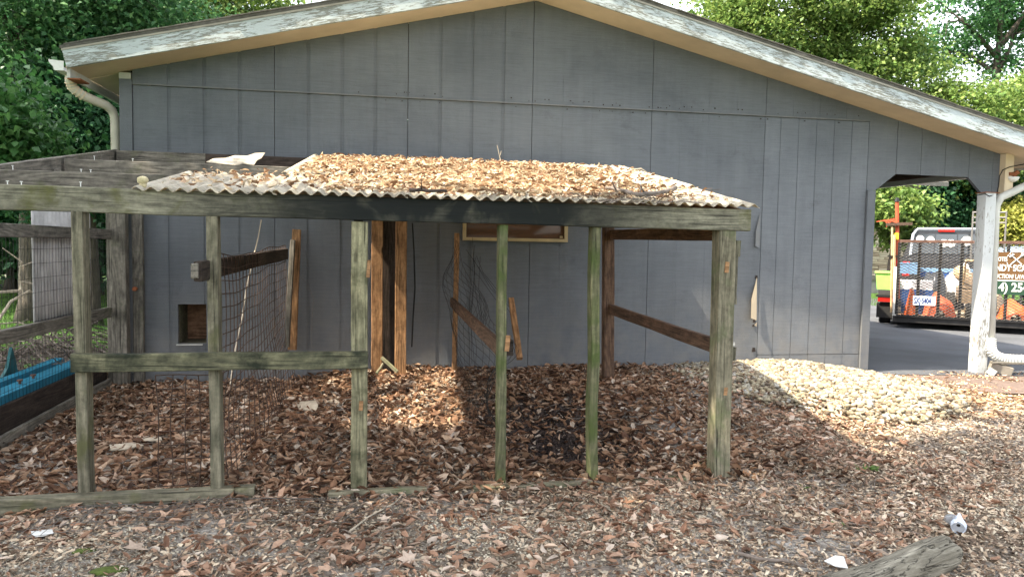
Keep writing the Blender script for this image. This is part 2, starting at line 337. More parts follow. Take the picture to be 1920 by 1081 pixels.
# ------------------------------------------------------------------ ground height
YW=7.08
def gauss(x,y,cx,cy,sx,sy,h): return h*np.exp(-((x-cx)/sx)**2-((y-cy)/sy)**2)
def hg(x,y):
    x=np.asarray(x,float);y=np.asarray(y,float)
    yy=np.minimum(y,YW-.02)
    inside=1/(1+np.exp(-(x+.7)*3))*1/(1+np.exp((x-3.6)*3))
    z=inside*.10*np.exp(-((YW-yy)/1.1)**2)
    z=z+gauss(x,yy,.5,6.2,.5,.7,.05)+gauss(x,yy,1.9,5.6,.55,.9,.13)-gauss(x,yy,1.2,4.95,.34,.60,.15)-gauss(x,yy,.8,5.6,.22,.5,.05)
    z=z+gauss(x,yy,3.95,6.45,.9,.80,.155)+gauss(x,yy,3.1,5.9,.6,.7,.06)+gauss(x,yy,4.0,5.6,.7,.5,.04)
    z=z+.012*np.sin(x*3.1+1)*np.cos(y*2.7)+.006*np.sin(x*9+y*7)
    z=np.where(y>YW,0.012*np.sin(x*3.1+1)*np.cos(y*2.7)*0,z)
    return z
def hg1(x,y): return float(hg(x,y))
def sheet(name,x0,x1,y0,y1,nx,ny,mat,fz,**p):
    X,Y=np.meshgrid(np.linspace(x0,x1,nx),np.linspace(y0,y1,ny)); Z=fz(X,Y)
    v=np.stack([X.ravel(),Y.ravel(),Z.ravel()],1); i=np.arange(nx*ny).reshape(ny,nx)
    f=np.stack([i[:-1,:-1].ravel(),i[:-1,1:].ravel(),i[1:,1:].ravel(),i[1:,:-1].ravel()],1)
    return link(name,mesh(name,v,f,mat,True),**p)
terrain=sheet('terrain',-120,160,-40,240,30,30,'lawn',lambda X,Y:0*X-.16,kind='structure')
ground=sheet('ground',-2.6,9.5,-3.0,YW+.05,160,150,'ground',hg,kind='structure')
lawn=sheet('lawn',-26,-2.55,2,40,40,40,'lawn',lambda X,Y:0*X-.012,kind='structure')
# driveway: polygon sheet with wavy front edge
def poly_sheet(name,pts,z,mat):
    return link(name,mesh(name,[(x,y,z) for x,y in pts],[tuple(range(len(pts)))],mat),kind='structure')
poly_sheet('driveway',[(5.0,6.98),(5.35,6.88),(5.7,6.84),(6.1,6.80),(6.5,6.72),(7.2,6.62),(8.0,6.5),(22,5.0),(30,30),(4.6,30),(4.6,7.1)],.022,'asphalt')
poly_sheet('dirt_apron',[(4.75,7.02),(5.0,6.6),(5.3,6.15),(5.7,5.9),(6.4,5.75),(9.4,5.6),(9.4,6.55),(8.0,6.505),(7.2,6.625),(6.5,6.725),(6.1,6.805),(5.7,6.845),(5.35,6.885),(5.0,6.985)],.017,'path')
poly_sheet('side_lawn',[(14,16),(60,16),(60,60),(8,60),(12,20)],.03,'lawn')
# ------------------------------------------------------------------ garage
PK=(1.444,3.608); ML=.2365; MR=.2425
def roofz(x): return PK[1]-(ML*(PK[0]-x) if x<PK[0] else MR*(x-PK[0]))
gar=thing('garage','long low blue-grey garage with cream eaves and an open carport bay on its right side','garage',(1.4,YW,0))
def strip(mb,xa,xb,ba,bb,ta,tb,yf,yb):
    mb.add([(xa,yf,ba),(xb,yf,bb),(xb,yf,tb),(xa,yf,ta),(xa,yb,ba),(xb,yb,bb),(xb,yb,tb),(xa,yb,ta)],[(0,1,2,3),(7,6,5,4),(0,4,5,1),(1,5,6,2),(2,6,7,3),(3,7,4,0)])
def panel(x0,x1,z0,ztop,pitch,gap,yf,thick=.010,hole=None,start=None,name='siding_panel',mat='siding'):
    mb=MB(); xs=[x0]; x=(start if start is not None else x0+pitch)
    while x<x1-.03: xs.append(x); x+=pitch
    xs.append(x1)
    zt=ztop if callable(ztop) else (lambda q:ztop)
    def col(a,b):
        cuts=[a]+([PK[0]] if callable(ztop) and a<PK[0]<b else [])+[b]
        for c,d in zip(cuts[:-1],cuts[1:]):
            if zt(c)-z0<.01 and zt(d)-z0<.01: continue
            if hole and c<hole[1] and d>hole[0]:
                for (e,f,lo,hi) in ((c,max(c,hole[0]),z0,None),(min(d,hole[1]),d,z0,None),(max(c,hole[0]),min(d,hole[1]),z0,hole[2]),(max(c,hole[0]),min(d,hole[1]),hole[3],None)):
                    if f-e>.002: strip(mb,e,f,lo,lo,hi if hi else zt(e),hi if hi else zt(f),yf,yf+thick)
            else: strip(mb,c,d,z0,z0,zt(c),zt(d),yf,yf+thick)
    for i,(a,b) in enumerate(zip(xs[:-1],xs[1:])):
        col(a+(gap/2 if i else .0025),b-(gap/2 if b!=x1 else .0025))
    # ship-lapped back layer seen in the grooves
    for c,d in zip([x0+.003]+([PK[0]] if callable(ztop) and x0<PK[0]<x1 else []),([PK[0]] if callable(ztop) and x0<PK[0]<x1 else [])+[x1-.003]):
        if hole and c<hole[1] and d>hole[0]:
            for (e,f,lo,hi) in ((c,hole[0],z0,None),(hole[1],d,z0,None),(hole[0],hole[1],z0,hole[2]),(hole[0],hole[1],hole[3],None)):
                strip(mb,e,f,lo,lo,hi if hi else zt(e),hi if hi else zt(f),yf+thick+.0005,yf+thick+.03)
        else: strip(mb,c,d,z0,z0,zt(c)-.001,zt(d)-.001,yf+thick+.0005,yf+thick+.03)
    return link(name,mesh(name,mb.v,mb.f,mat),gar,Matrix.Identity(4))
SEAM=2.640
lx=[-2.13,-.94,.25,1.427,2.626,3.833]
HOLE=(-1.775,-1.535,.365,.72)
for a,b in zip(lx[:-1],lx[1:]):
    narrow=a<1.3
    panel(a,b,.02,SEAM-.004,.2975,.030 if narrow else .005,YW,.007 if narrow else .0012,hole=HOLE if a<-2 else None)
    panel(a,b,SEAM+.012,roofz,.2975,.028 if narrow else .005,YW-.008,.007 if narrow else .0012)
panel(3.833,5.00,.215,SEAM-.004,.2,.008,YW,.004,start=3.833+.17,mat='siding_sunlit')
panel(3.833,5.00,.02,.209,.2,.008,YW-.002,.004,start=3.833+.17,mat='siding_sunlit')
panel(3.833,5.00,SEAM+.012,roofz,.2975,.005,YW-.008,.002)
# flashing strip over the seam
mb=MB(); mb.box((-2.13,YW-.020,SEAM-.004),(5.0,YW-.0085,SEAM+.010)); mb.build('seam_flashing','siding',gar)
# left corner return and left wall
mb=MB(); mb.box((-2.235,YW-.012,.02),(-2.133,YW+.03,2.68)); mb.build('corner_board','siding',gar)
mb=MB(); mb.box((-2.235,YW+.031,.0),(-2.18,13,2.66)); mb.build('side_wall','siding',gar)
mb=MB(); mb.box((-2.235,YW-.013,2.683),(-2.14,YW+.03,2.735)); mb.build('frieze_block','trimwhite',gar)
# carport gable panel with chamfered opening
def P7(x,y,Y=YW-.002): return at(x,y,Y=Y)
A_=P7(1640,360);B_=P7(1680,326);C_=P7(1815,332);D_=P7(1842,365)
op=[(5.0,1.93),(A_.x,1.93),(B_.x,B_.z),(C_.x,C_.z),(D_.x,1.925),(6.575,1.925)]
def opz(x):
    for (x0,z0),(x1,z1) in zip(op[:-1],op[1:]):
        if x0<=x<=x1: return z0+(z1-z0)*(x-x0)/(x1-x0)
    return op[-1][1]
mb=MB(); cuts=sorted(set([round(p[0],4) for p in op]+[5.04+.29*k for k in range(1,6)]))
grooves=set(5.04+.29*k for k in range(1,6))
for a,b in zip(cuts[:-1],cuts[1:]):
    if b-a<.02: continue
    ga=.002 if a in grooves else 0; gb=.002 if b in grooves else 0
    strip(mb,a+ga,b-gb,opz(a+ga+1e-4),opz(b-gb-1e-4),roofz(a+ga),roofz(b-gb),YW-.004,YW+.001)
    strip(mb,a,b,opz(a+1e-4)+.001,opz(b-1e-4)+.001,roofz(a)-.002,roofz(b)-.002,YW+.0015,YW+.035)
link('gable_panel',mesh('gable_panel',mb.v,mb.f,'siding'),gar,Matrix.Identity(4))
mb=MB(); mb.box((4.995,YW-.035,.0),(5.085,YW-.009,1.925)); mb.build('door_casing','siding',gar)
mb=MB(); mb.box((5.003,YW-.008,.0),(5.06,YW+.06,1.925)); mb.build('jamb','siding',gar)
# peeling edge at the seam beside the right panels
for (x0,y0,x1,y1,o) in ((1425,400,1416,465,.02),(1419,520,1408,600,.05),(1419,604,1414,612,.04)):
    mb=MB(); a=P7(x0,y0,YW-.012);b=P7(x0-1,y1,YW-.012);c=at(x1,y1-4,Y=YW-.012-o);e=at(x1+1,(y0+y1)/2,Y=YW-.012-o*.6)
    mb.add([a,b,c,e],[(0,1,2,3)]); mb.add([a+Vector((0,-.004,0)),b+Vector((0,-.004,0)),c+Vector((0,-.004,0)),e+Vector((0,-.004,0))],[(3,2,1,0)])
    mb.build('peeled_strip','siding_sunlit' if y0<450 else 'soffit',gar)
for (x,y,r) in ((1418,519,3),(1414,601,3),(1413,655,4),(1412,610,2)):
    a=P7(x,y,YW-.004); s_=r*.005; mb=MB(); mb.prism([a+Vector((-s_,0,-s_*1.2)),a+Vector((s_,0,-s_)),a+Vector((s_*.7,0,s_)),a+Vector((-s_*.6,0,s_*1.1))],(0,-.006,0))
    mb.build('rotted_chip','darkin',gar)
# nail heads and wall blemishes along the seam
mb=MB()
for k in range(60):
    x=random.uniform(-.2,4.9); z=SEAM+random.choice([.03,.05,-.03]); s_=random.uniform(.003,.006); mb.box((x-s_,YW-.012,z-s_),(x+s_,YW-.0065,z+s_))
mb.build('nail_heads','darkin',gar,kind='stuff')
# pop hole
hx0,hx1,hz0,hz1=HOLE
mb=MB(); d0=YW+.001; d1=YW+.34
mb.box((hx0-.02,d0+.04,hz0-.02),(hx0,d1,hz1+.02)); mb.box((hx1,d0+.04,hz0-.02),(hx1+.02,d1,hz1+.02)); mb.box((hx0,d0+.04,hz0-.02),(hx1,d1,hz0)); mb.box((hx0,d0+.04,hz1),(hx1,d1,hz1+.02))
mb.build('pop_hole_lining','wood_tan',gar)
mb=MB(); mb.box((hx0,d1,hz0),(hx1,d1+.02,hz1)); mb.build('pop_hole_back','ply',gar)
mb=MB(); mb.box((hx0-.01,YW-.03,hz0-.012),(hx1-.03,YW-.001,hz0-.002)); mb.build('pop_hole_sill','trimwhite',gar)
# window above the pen
wa=at(868,418,Y=YW-.03); wb=at(1064,453,Y=YW-.03)
win=MB(); x0,x1,z0,z1=wa.x,wb.x,1.335,1.66
win.box((x0,YW-.04,z0),(x0+.032,YW-.001,z1)).box((x1-.032,YW-.04,z0),(x1,YW-.001,z1)).box((x0+.032,YW-.04,z0),(x1-.032,YW-.001,z0+.030)).box((x0+.032,YW-.04,z1-.03),(x1-.032,YW-.001,z1))
wo=win.build('window','winframe',gar)
mb=MB(); mb.box((x0+.032,YW-.014,z0+.03),(x1-.032,YW-.003,z1-.03)); mb.build('pane','pane',wo)
mb=MB(); mb.box((x1-.075,YW-.022,z0+.038),(x1-.045,YW-.0145,z0+.06)); mb.build('latch','winframe',wo)
# soffit, fascia, drip edge, roof
YO=6.70; YB=13.0; XL=-2.52; XR=7.05
def rake(name,mat,yf,yb,dz0,dz1,xl=XL,xr=XR):
    mb=MB()
    for a,b in ((xl,PK[0]),(PK[0],xr)):
        mb.add([(a,yf,roofz(a)+dz0),(b,yf,roofz(b)+dz0),(b,yf,roofz(b)+dz1),(a,yf,roofz(a)+dz1),(a,yb,roofz(a)+dz0),(b,yb,roofz(b)+dz0),(b,yb,roofz(b)+dz1),(a,yb,roofz(a)+dz1)],[(0,1,2,3),(7,6,5,4),(0,4,5,1),(3,2,6,7)]+([(3,7,4,0)] if a==xl else [])+([(1,5,6,2)] if b==xr else []))
    return mb
rake('soffit','soffit',YO+.001,YW+.04,.001,.02).build('soffit','soffit',gar)
mb=MB(); strip(mb,XL+.03,-2.18,roofz(XL)+.001,roofz(-2.18)+.001,roofz(XL)+.02,roofz(-2.18)+.02,YW+.041,YB); mb.build('eave_soffit','soffit',gar)
mb=MB(); strip(mb,6.68,XR,roofz(6.68)+.001,roofz(XR)+.001,roofz(6.68)+.02,roofz(XR)+.02,YW+.041,YB); mb.build('eave_soffit','soffit',gar)
rake('roof_sheathing','rafter_dark',YW+.041,YB,.021,.06,-2.18,6.68).build('roof_sheathing','rafter_dark',gar)
for a,b in ((XL,PK[0]-.002),(PK[0]+.002,XR)):
    p0=Vector((a,YO-.012,roofz(a)+.068)); p1=Vector((b,YO-.012,roofz(b)+.068))
    board('fascia_board',p0,p1,.142,.022,'fascia',gar,nseg=6,warp=.0015)
rake('drip_edge','drip',YO-.030,YO+.02,.139,.156,XL-.02,XR).build('drip_edge','drip',gar)
rake('roof','shingle',YO-.034,YB+.03,.157,.18,XL-.03,XR).build('roof','shingle',gar)
# ragged shingle tabs along the rake (each course a tab)
mb=MB(); x=XL
while x<XR:
    wv=random.uniform(.13,.16); s=math.copysign(1,PK[0]-x); x2=min(x+wv,XR)
    if not (x<PK[0]<x2): strip(mb,x,x2,roofz(x)+.181,roofz(x2)+.181,roofz(x)+.188+random.uniform(0,.006),roofz(x2)+.188+random.uniform(0,.006),YO-.036-random.uniform(0,.012),YO+.3)
    x=x2
mb.build('shingle_edge','shingle',gar)
# eave side structure left: sub fascia, eave soffit, gutter with end cap
mb=MB(); mb.box((XL,YO+.02,2.60),(XL+.025,YB,2.68)); mb.build('eave_fascia','trimwhite',gar)
mb=MB(); gp=[(-.005,0),(-.075,0),(-.085,.03),(-.112,.06),(-.118,.085),(-.11,.085),(-.104,.064),(-.078,.034),(-.068,.008),(-.005,.008)]
gl=[Vector((XL+px_,YO-.02,2.645+pz)) for px_,pz in gp]
mb.prism(gl,(0,YB-YO,0)); mb.prism([Vector((XL-.005,YO-.026,2.645)),Vector((XL-.075,YO-.026,2.645)),Vector((XL-.085,YO-.026,2.675)),Vector((XL-.112,YO-.026,2.705)),Vector((XL-.118,YO-.026,2.73)),Vector((XL-.005,YO-.026,2.722))],(0,.004,0))
mb.build('gutter','gutter',gar)
mb=MB(); mb.box((XL,YO+.03,2.59),(XL+.10,YO+.22,2.60)); mb.build('rotted_board','rust',gar)
# downspout left
def P(x,y,Y): return at(x,y,Y=Y)
pts=[P(134,138,6.85),P(131,152,6.87),P(137,166,6.9),P(155,179,6.95),P(180,190,7.05),P(198,197,7.12),P(210,207,7.18),P(215,220,7.2),P(216,236,7.2)]
pts=[p+Vector((0,0,0)) for p in pts]; pts.append(Vector((pts[-1].x,pts[-1].y,.25))); pts.append(Vector((pts[-1].x-.12,pts[-1].y-.08,.12)))
mb=MB(); mb.tube(pts,.040,8); mb.build('downspout','downspout',gar,True)
mb=MB()
for k in range(9):
    t=k/8; i=t*3; a=int(min(i,2)); p=pts[a].lerp(pts[a+1],i-a); q=pts[a+1]-pts[a]; q.normalize(); mb.tube([p-q*.004,p+q*.004],.0445,8)
mb.build('elbow_ribs','soffit',gar)
# carport: pillar, eave beam, rafters, far end
px_=at(1832,700,Z=.03); PXc=6.30
mb=MB()
pil=board('pillar',(6.335,6.965,.0),(6.335,6.965,1.93),.125,.125,'pillar',gar,up=(1,0,0),nseg=6,warp=.0005)
mb=MB(); mb.box((6.26,6.895,1.9305),(6.43,7.04,1.938)); mb.build('pillar_cap','rust',gar)
mb=MB(); fx=at(1872,300,Y=7.05).x; mb.box((6.577,7.0,1.93),(6.68,7.14,2.36)); mb.build('end_trim','soffit',gar)
board('eave_beam',(6.62,7.16,2.19),(6.62,13,2.19),.10,.08,'trimwhite',gar)
board('eave_beam',(6.50,7.16,2.24),(6.50,13,2.24),.09,.04,'rafter_dark',gar)
for k in range(5): 
    y=8.6+k*1.1; board('rafter',(5.1,y,roofz(5.1)-.1),(6.49,y,roofz(6.49)-.07),.14,.04,'rafter_dark',gar)
mb=MB(); mb.add([(5.08,7.2,roofz(5.08)-.012),(6.6,7.2,roofz(6.6)-.012),(6.6,12.9,roofz(6.6)-.012),(5.08,12.9,roofz(5.08)-.012)],[(0,1,2,3)]); mb.add([(5.08,7.2,roofz(5.08)-.004),(6.6,7.2,roofz(6.6)-.004),(6.6,12.9,roofz(6.6)-.004),(5.08,12.9,roofz(5.08)-.004)],[(3,2,1,0)]); mb.build('roof_deck','rafter_dark',gar)
mb=MB(); mb.box((5.02,YW+.062,0),(5.07,13,roofz(5.05)-.05)); mb.build('bay_wall','siding',gar)
mb=MB(); strip(mb,-2.17,PK[0],0,0,roofz(-2.17)-.02,roofz(PK[0])-.02,12.95,13.0); strip(mb,PK[0],5.0,0,0,roofz(PK[0])-.02,roofz(5.0)-.02,12.95,13.0); mb.build('back_wall','siding',gar)
board('pillar',(6.34,12.9,.0),(6.34,12.9,2.0),.14,.14,'pillar',gar,up=(1,0,0))
# right eave fascia + gutter
XE=7.05
mb=MB(); mb.box((XE+.001,YO,roofz(XE)-.02),(XE+.025,YB,roofz(XE)+.15)); mb.build('eave_fascia','trimwhite',gar)
mb=MB(); mb.prism([Vector((XE+.03-a+0,YO-.02,roofz(XE)+.02+b)) if 0 else Vector((XE+.03-a,YO-.02,roofz(XE)+.02+b)) for a,b in gp],(0,YB-YO,0)); mb.build('gutter','gutter',gar)
# right downspout: slopes from the eave to the pillar, runs down it, ends in a flexible drain pipe
q=[Vector((XE+.08,7.0,roofz(XE))),Vector((XE+.0,7.0,2.06))]+[P(1935,342,6.98),P(1892,363,6.98),P(1876,370,6.98),P(1868,384,6.98),P(1866,400,6.98),P(1857,640,6.93)]
mb=MB(); mb.tube(q,.042,8); mb.build('downspout','trimwhite',gar,True)
# lamp and cable at the end trim
la=P(1899,331,7.0)
lamp=MB(); lamp.tube([la+Vector((-.09,.06,.03)),la+Vector((-.02,.02,.02))],.014,6); ring=[]
n=10
vs=[];fs=[]
for i in range(5):
    ph=i/4*math.pi/2; r=.062*math.cos(ph*.98); z=-.055*math.sin(ph)
    for k in range(n): a=2*math.pi*k/n; vs.append(la+Vector((r*math.cos(a),r*math.sin(a),z-.005)))
for i in range(4):
    for k in range(n): fs.append((i*n+k,i*n+(k+1)%n,(i+1)*n+(k+1)%n,(i+1)*n+k))
fs.append(tuple(range(n-1,-1,-1))); fs.append(tuple(4*n+k for k in range(n)))
lamp.add(vs,fs); lm=lamp.build('floodlight','white',gar,True)
mb=MB(); mb.tube([la+Vector((.01,0,0)),la+Vector((.02,-.01,.03)),la+Vector((.045,-.02,.05))],.025,7); mb.tube([la+Vector((-.05,.0,.025)),la+Vector((.03,-.01,.03))],.02,6); mb.build('lamp_bracket','rust',lm)
mb=MB(); mb.tube([P(1925,307,6.96),P(1893,313,6.96),P(1880,319,6.96),P(1874,330,6.96),P(1872,350,6.96),P(1869,363,6.95),P(1855,368,6.88),P(1846,363,6.86),P(1832,366,6.86)],.006,5); mb.build('cable','cable',gar)
# drain pipe, blocks, strip at the pillar base
dp=MB(); c=[P(1858,632,6.9),P(1857,650,6.88),P(1862,664,6.86),P(1876,672,6.84),P(1895,674,6.83),P(1925,674,6.82),P(1990,678,6.8)]
# dense ribbed pipe
cc=[]
for i in range(len(c)-1):
    for k in range(8): cc.append(c[i].lerp(c[i+1],k/8))
cc=[sum((cc[min(max(i+j,0),len(cc)-1)] for j in (-4,-3,-2,-1,0,1,2,3,4)),Vector())/9 for i in range(len(cc))]
dp.tube(cc,[.052+(.005 if i%2 else -.003) for i in range(len(cc))],10)
o=dp.build('drain_pipe','whitepipe',None); o['label']='white ribbed flexible drain pipe curving away from the foot of the white post'; o['category']='drain pipe'
mb=MB()
def rbox(center,dims,rz,rx=0,ry=0):
    m=Matrix.Translation(center)@Matrix.Rotation(rz,4,'Z')@Matrix.Rotation(rx,4,'X')@Matrix.Rotation(ry,4,'Y'); a=MB(); d=Vector(dims)/2; a.box(-d,d); return [m@Vector(v) for v in a.v],a.f
v,f=rbox(P(1876,692,6.8)+Vector((0,0,.01)),(.20,.10,.09),-.5,.15,.25); mb.add(v,f); o=mb.build('concrete_block',['brick']); o['label']='grey-brown block tipped on edge under the drain pipe beside the white post'; o['category']='block'
mb=MB(); v,f=rbox(P(1860,697,6.8)+Vector((0,0,.0)),(.09,.08,.07),.6,.5,.2); mb.add(v,f); o=mb.build('broken_block','concrete'); o['label']='small pale broken block wedged against the foot of the white carport post'; o['category']='block'
o=board('timber_strip',P(1858,679,6.78),P(1990,684,6.7),.02,.05,'wood_grey'); o['label']='thin grey timber strip lying under the ribbed drain pipe'; o['category']='timber'
# ------------------------------------------------------------------ pen
pen=thing('animal_pen','weathered open-fronted timber pen with a leaf covered corrugated roof against the garage','pen',(0,5.4,0))
YF=3.93; 
def pz(y): return 1.545+(y-3.93)*.166
XL_,=(-2.24,)
# front beam: one long pale-left, stained-right board
board('front_beam',(-2.3,YF-.02,1.491),(2.04,YF-.021,1.464),.121,.041,'beam',pen,nseg=10,warp=.002)
for (y,x1) in ((4.85,2.1),(5.87,2.18)): board('purlin',(-2.22,y,pz(y)-.062),(x1,y,pz(y)-.062-.012),.115,.038,'wood_grey',pen)
board('ledger',(-2.22,YW-.13,pz(YW-.13)-.055),(-1.5,YW-.13,pz(YW-.13)-.058),.12,.038,'wood_grey',pen)
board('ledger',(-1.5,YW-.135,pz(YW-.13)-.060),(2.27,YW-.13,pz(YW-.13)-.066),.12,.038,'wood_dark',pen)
board('side_rafter',(-2.26,YF-.04,1.49),(-2.26,YW-.02,2.01),.12,.038,'wood_grey',pen)
board('side_rafter',(2.04,YF+.02,1.47),(2.27,YW-.15,1.97),.09,.038,'wood_red',pen)
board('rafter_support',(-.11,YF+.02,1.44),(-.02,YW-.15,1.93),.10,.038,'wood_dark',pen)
# corner brackets visible on side rafter
for (y) in (5.7,6.35): board('cleat',(-2.235,y,pz(y)-.11),(-2.235,y+.12,pz(y)-.09),.09,.012,'wood_grey',pen)
# front posts
post('post',-1.416,YF,-.05,1.43,.052,.085,'wood_green',pen,lean=(-.01,0))
post('post',-.803,YF,-.05,1.42,.052,.085,'wood_green',pen,lean=(-.012,0))
p3=post('post',-.10,YF+.02,-.05,1.41,.083,.085,'wood_p3',pen,nseg=5)
post('post',.656,YF+.02,-.05,1.41,.045,.085,'wood_moss',pen,lean=(-.01,0),warp=.004)
post('post',1.173,YF+.02,-.05,1.41,.048,.085,'wood_moss',pen,lean=(-.02,0),warp=.005,nseg=6)
post('post',1.925,YF+.02,-.05,1.405,.098,.10,'wood_tan',pen,lean=(-.012,0),nseg=5)
post('post',-2.26,YF-.02,-.05,1.43,.085,.085,'wood_green',pen)
# lag-screw rust patch/notches
for (x,z,w_,h_) in ((-.055,1.17,.018,.09),(1.91,1.20,.022,.06),(-.09,.46,.02,.05),(1.93,.50,.022,.045),(.675,.78,.024,.085)):
    v,f=rbox(Vector((x,YF-.027 if x!=1.91 else YF-.034,z)),(w_,.008,h_),0,0,.08); mb=MB(); mb.add(v,f); mb.build('gouge','wood_orange',pen)
# cleats on the right post
board('cleat',(1.99,YF+.03,1.26),(1.99,YF+.03,1.35),.03,.07,'wood_green',pen,up=(1,0,0))
board('cleat',(1.982,YF+.03,.99),(1.985,YF+.03,1.26),.024,.06,'wood_green',pen,up=(1,0,0))
board('cleat',(1.985,YF+.03,.67),(1.985,YF+.03,.745),.034,.06,'wood_green',pen,up=(1,0,0))
# front rail and ground plate
board('front_rail',(-1.45,YF-.065,.705),(-.055,YF-.068,.708),.088,.036,'rail_front',pen,nseg=5,warp=.003)
board('ground_plate',(-2.3,YF-.12,.03),(-.62,YF-.02,.02),.075,.07,'wood_green',pen,nseg=5)
board('ground_plate',(-.25,YF-.07,.005),(.25,YF-.06,.006),.05,.05,'wood_tan',pen)
board('ground_plate',(.5,YF-.05,.0),(1.7,YF-.03,.0),.04,.05,'wood_tan',pen)
# back posts and studs along the wall
post('back_post',-2.215,6.97,-.05,1.95,.12,.09,'wood_grey',pen)
post('back_post',-2.30,6.99,-.05,1.95,.05,.05,'wood_grey',pen)
post('back_post',-2.085,YW-.055,-.02,1.95,.085,.05,'wood_grey',pen)
mb=MB(); a=at(254,541,Y=YW-.11); mb.tube([a,a+Vector((0,-.03,0))],.02,7); mb.build('bolt','rust',pen)
# divider A (left), at x=-.8: leaning studs, top board, rusty mesh
a=at(556,430,Y=6.98); b=at(548,655,Y=6.98); board('leaning_stud',b,a,.075,.036,'wood_orange',pen,up=(1,0,0))
a=at(549,450,Y=6.9); b=at(538,650,Y=6.82); board('leaning_stud',b,a,.04,.075,'wood_grey',pen,up=(1,0,0))
a=at(385,505,Y=3.86); b=at(548,467,Y=6.6)
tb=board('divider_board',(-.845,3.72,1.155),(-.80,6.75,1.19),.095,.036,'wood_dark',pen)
board('board_end',(-.868,3.71,1.158),(-.838,3.71,1.158),.07,.03,'wood_grey',pen)
def grid_mesh(name,fn,nu,nv,r,mat,parent,su=28,sv=24,lim=None):
    mb=MB()
    for i in range(nu+1): mb.tube([fn(i/nu,k/sv) for k in range(sv+1)],r,3,cap=False)
    for j in range(nv+1): mb.tube([fn(k/su,j/nv) for k in range(su+1)],r,3,cap=False)
    return mb.build(name,mat,parent,kind='stuff')
def wav(u,v,s,a): return a*(math.sin(u*7+s)*math.cos(v*5+s*2)+.45*math.sin(u*13+v*9+s)+.2*math.sin(v*19+u*15+s*3))
def fA(u,v):
    y=3.98+2.7*u; zt=1.25; z=hg1(-.8,y)-.02+(zt)*v
    return Vector((-.80+wav(u,v,1,.02)*(1.15-v)+.25*max(0,.45-v)*u,y+wav(v,u,3,.03)*(1-v*.7),z+.02*math.sin(u*9)*(1-v)))
grid_mesh('wire_mesh',fA,24,18,.0032,'rustwire',pen)
# divider A front return: mesh between posts 1.5 and 2
def fB(u,v): return Vector((-1.10+.27*u+wav(u,v,2,.006),YF+.05+wav(v,u,4,.01),.05+.57*v))
grid_mesh('wire_mesh',fB,4,8,.0032,'rustwire',pen,8,8)
# fallen mesh on the ground in front of the plate
def fC(u,v):
    x=-1.55+1.7*u; y=YF-.12-.33*v; return Vector((x+.05*math.sin(v*3+u*9),y,hg1(x,y)+.02+.035*math.sin(v*math.pi)*abs(math.sin(u*6+1))))
grid_mesh('wire_mesh',fC,26,6,.0014,'greywire',pen,24,8)
# divider B : studs behind third post
post('stud',-.02,6.86,.0,1.99,.105,.038,'wood_orange',pen,up=(1,0,0)) if 0 else board('stud',(-.02,6.86,.0),(-.02,6.86,1.96),.10,.04,'wood_orange',pen,up=(1,0,0))
board('stud',(.19,6.70,.0),(.185,6.70,1.94),.10,.045,'wood_orange',pen,up=(1,0,0))
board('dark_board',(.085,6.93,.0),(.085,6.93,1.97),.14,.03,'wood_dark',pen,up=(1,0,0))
board('cross_stick',P(745,697,6.5),P(716,670,6.6),.03,.02,'wood_tan',pen)
board('cross_stick',P(706,700,6.5),P(718,682,6.6),.02,.02,'wood_tan',pen)
# divider C at x=.66
board('stud',(.69,6.88,.02),(.70,6.88,1.40),.045,.04,'wood_orange',pen,up=(1,0,0))
board('divider_rail',(.665,6.9,.76),(.655,3.98,.735),.085,.034,'wood_red',pen)
board('leaning_stud',at(958,560,Y=6.1)+Vector((0,0,0)),at(975,672,Y=5.7),.045,.035,'wood_orange',pen,up=(1,0,0))
mb=MB(); v,f=rbox(Vector((.70,YF+.08,.745)),(.035,.07,.085),.1); mb.add(v,f); mb.build('rail_bracket','wood_dark',pen)
def fD(u,v):
    y=4.3+2.5*u; return Vector((.70+wav(u,v,5,.09)*(.4+v*.6)+.10*v*math.sin(u*5),y+wav(v,u,7,.05),hg1(.7,y)+.02+1.22*v*(1-.45*(1-u))))
grid_mesh('wire_mesh',fD,20,16,.0015,'blackwire',pen)
mb=MB()
for k in range(9):
    a=P(845+random.uniform(20,60),440+random.uniform(0,60),6.85); b=P(900+random.uniform(-30,75),560+random.uniform(0,130),6.7); mb.tube([a,a.lerp(b,.5)+Vector((random.uniform(-.08,.08),0,random.uniform(-.05,.05))),b],.002,3)
mb.build('loose_wire','blackwire',pen,kind='stuff')
# divider D at x=2: back post, rails
board('back_post',(2.00,6.30,.0),(1.955,6.30,1.93),.09,.085,'wood_red',pen,up=(1,0,0))
board('side_rail',(1.99,6.28,1.405),(1.955,3.99,1.39),.085,.036,'wood_red',pen)
board('side_rail',(2.0,6.28,.755),(1.92,4.03,.74),.085,.036,'wood_red',pen)
# left side fence of the pen (x=-2.26)
board('side_rail',(-2.29,6.93,1.335),(-2.29,3.2,1.345),.085,.038,'wood_grey',pen)
board('side_rail',(-2.29,6.93,.665),(-2.29,3.2,.70),.085,.038,'wood_grey',pen)
def fS(u,v): return Vector((-2.325+wav(u,v,2,.006),4.2+2.7*u,.02+1.3*v))
grid_mesh('wire_mesh',fS,54,13,.0014,'blackwire',pen,6,6)
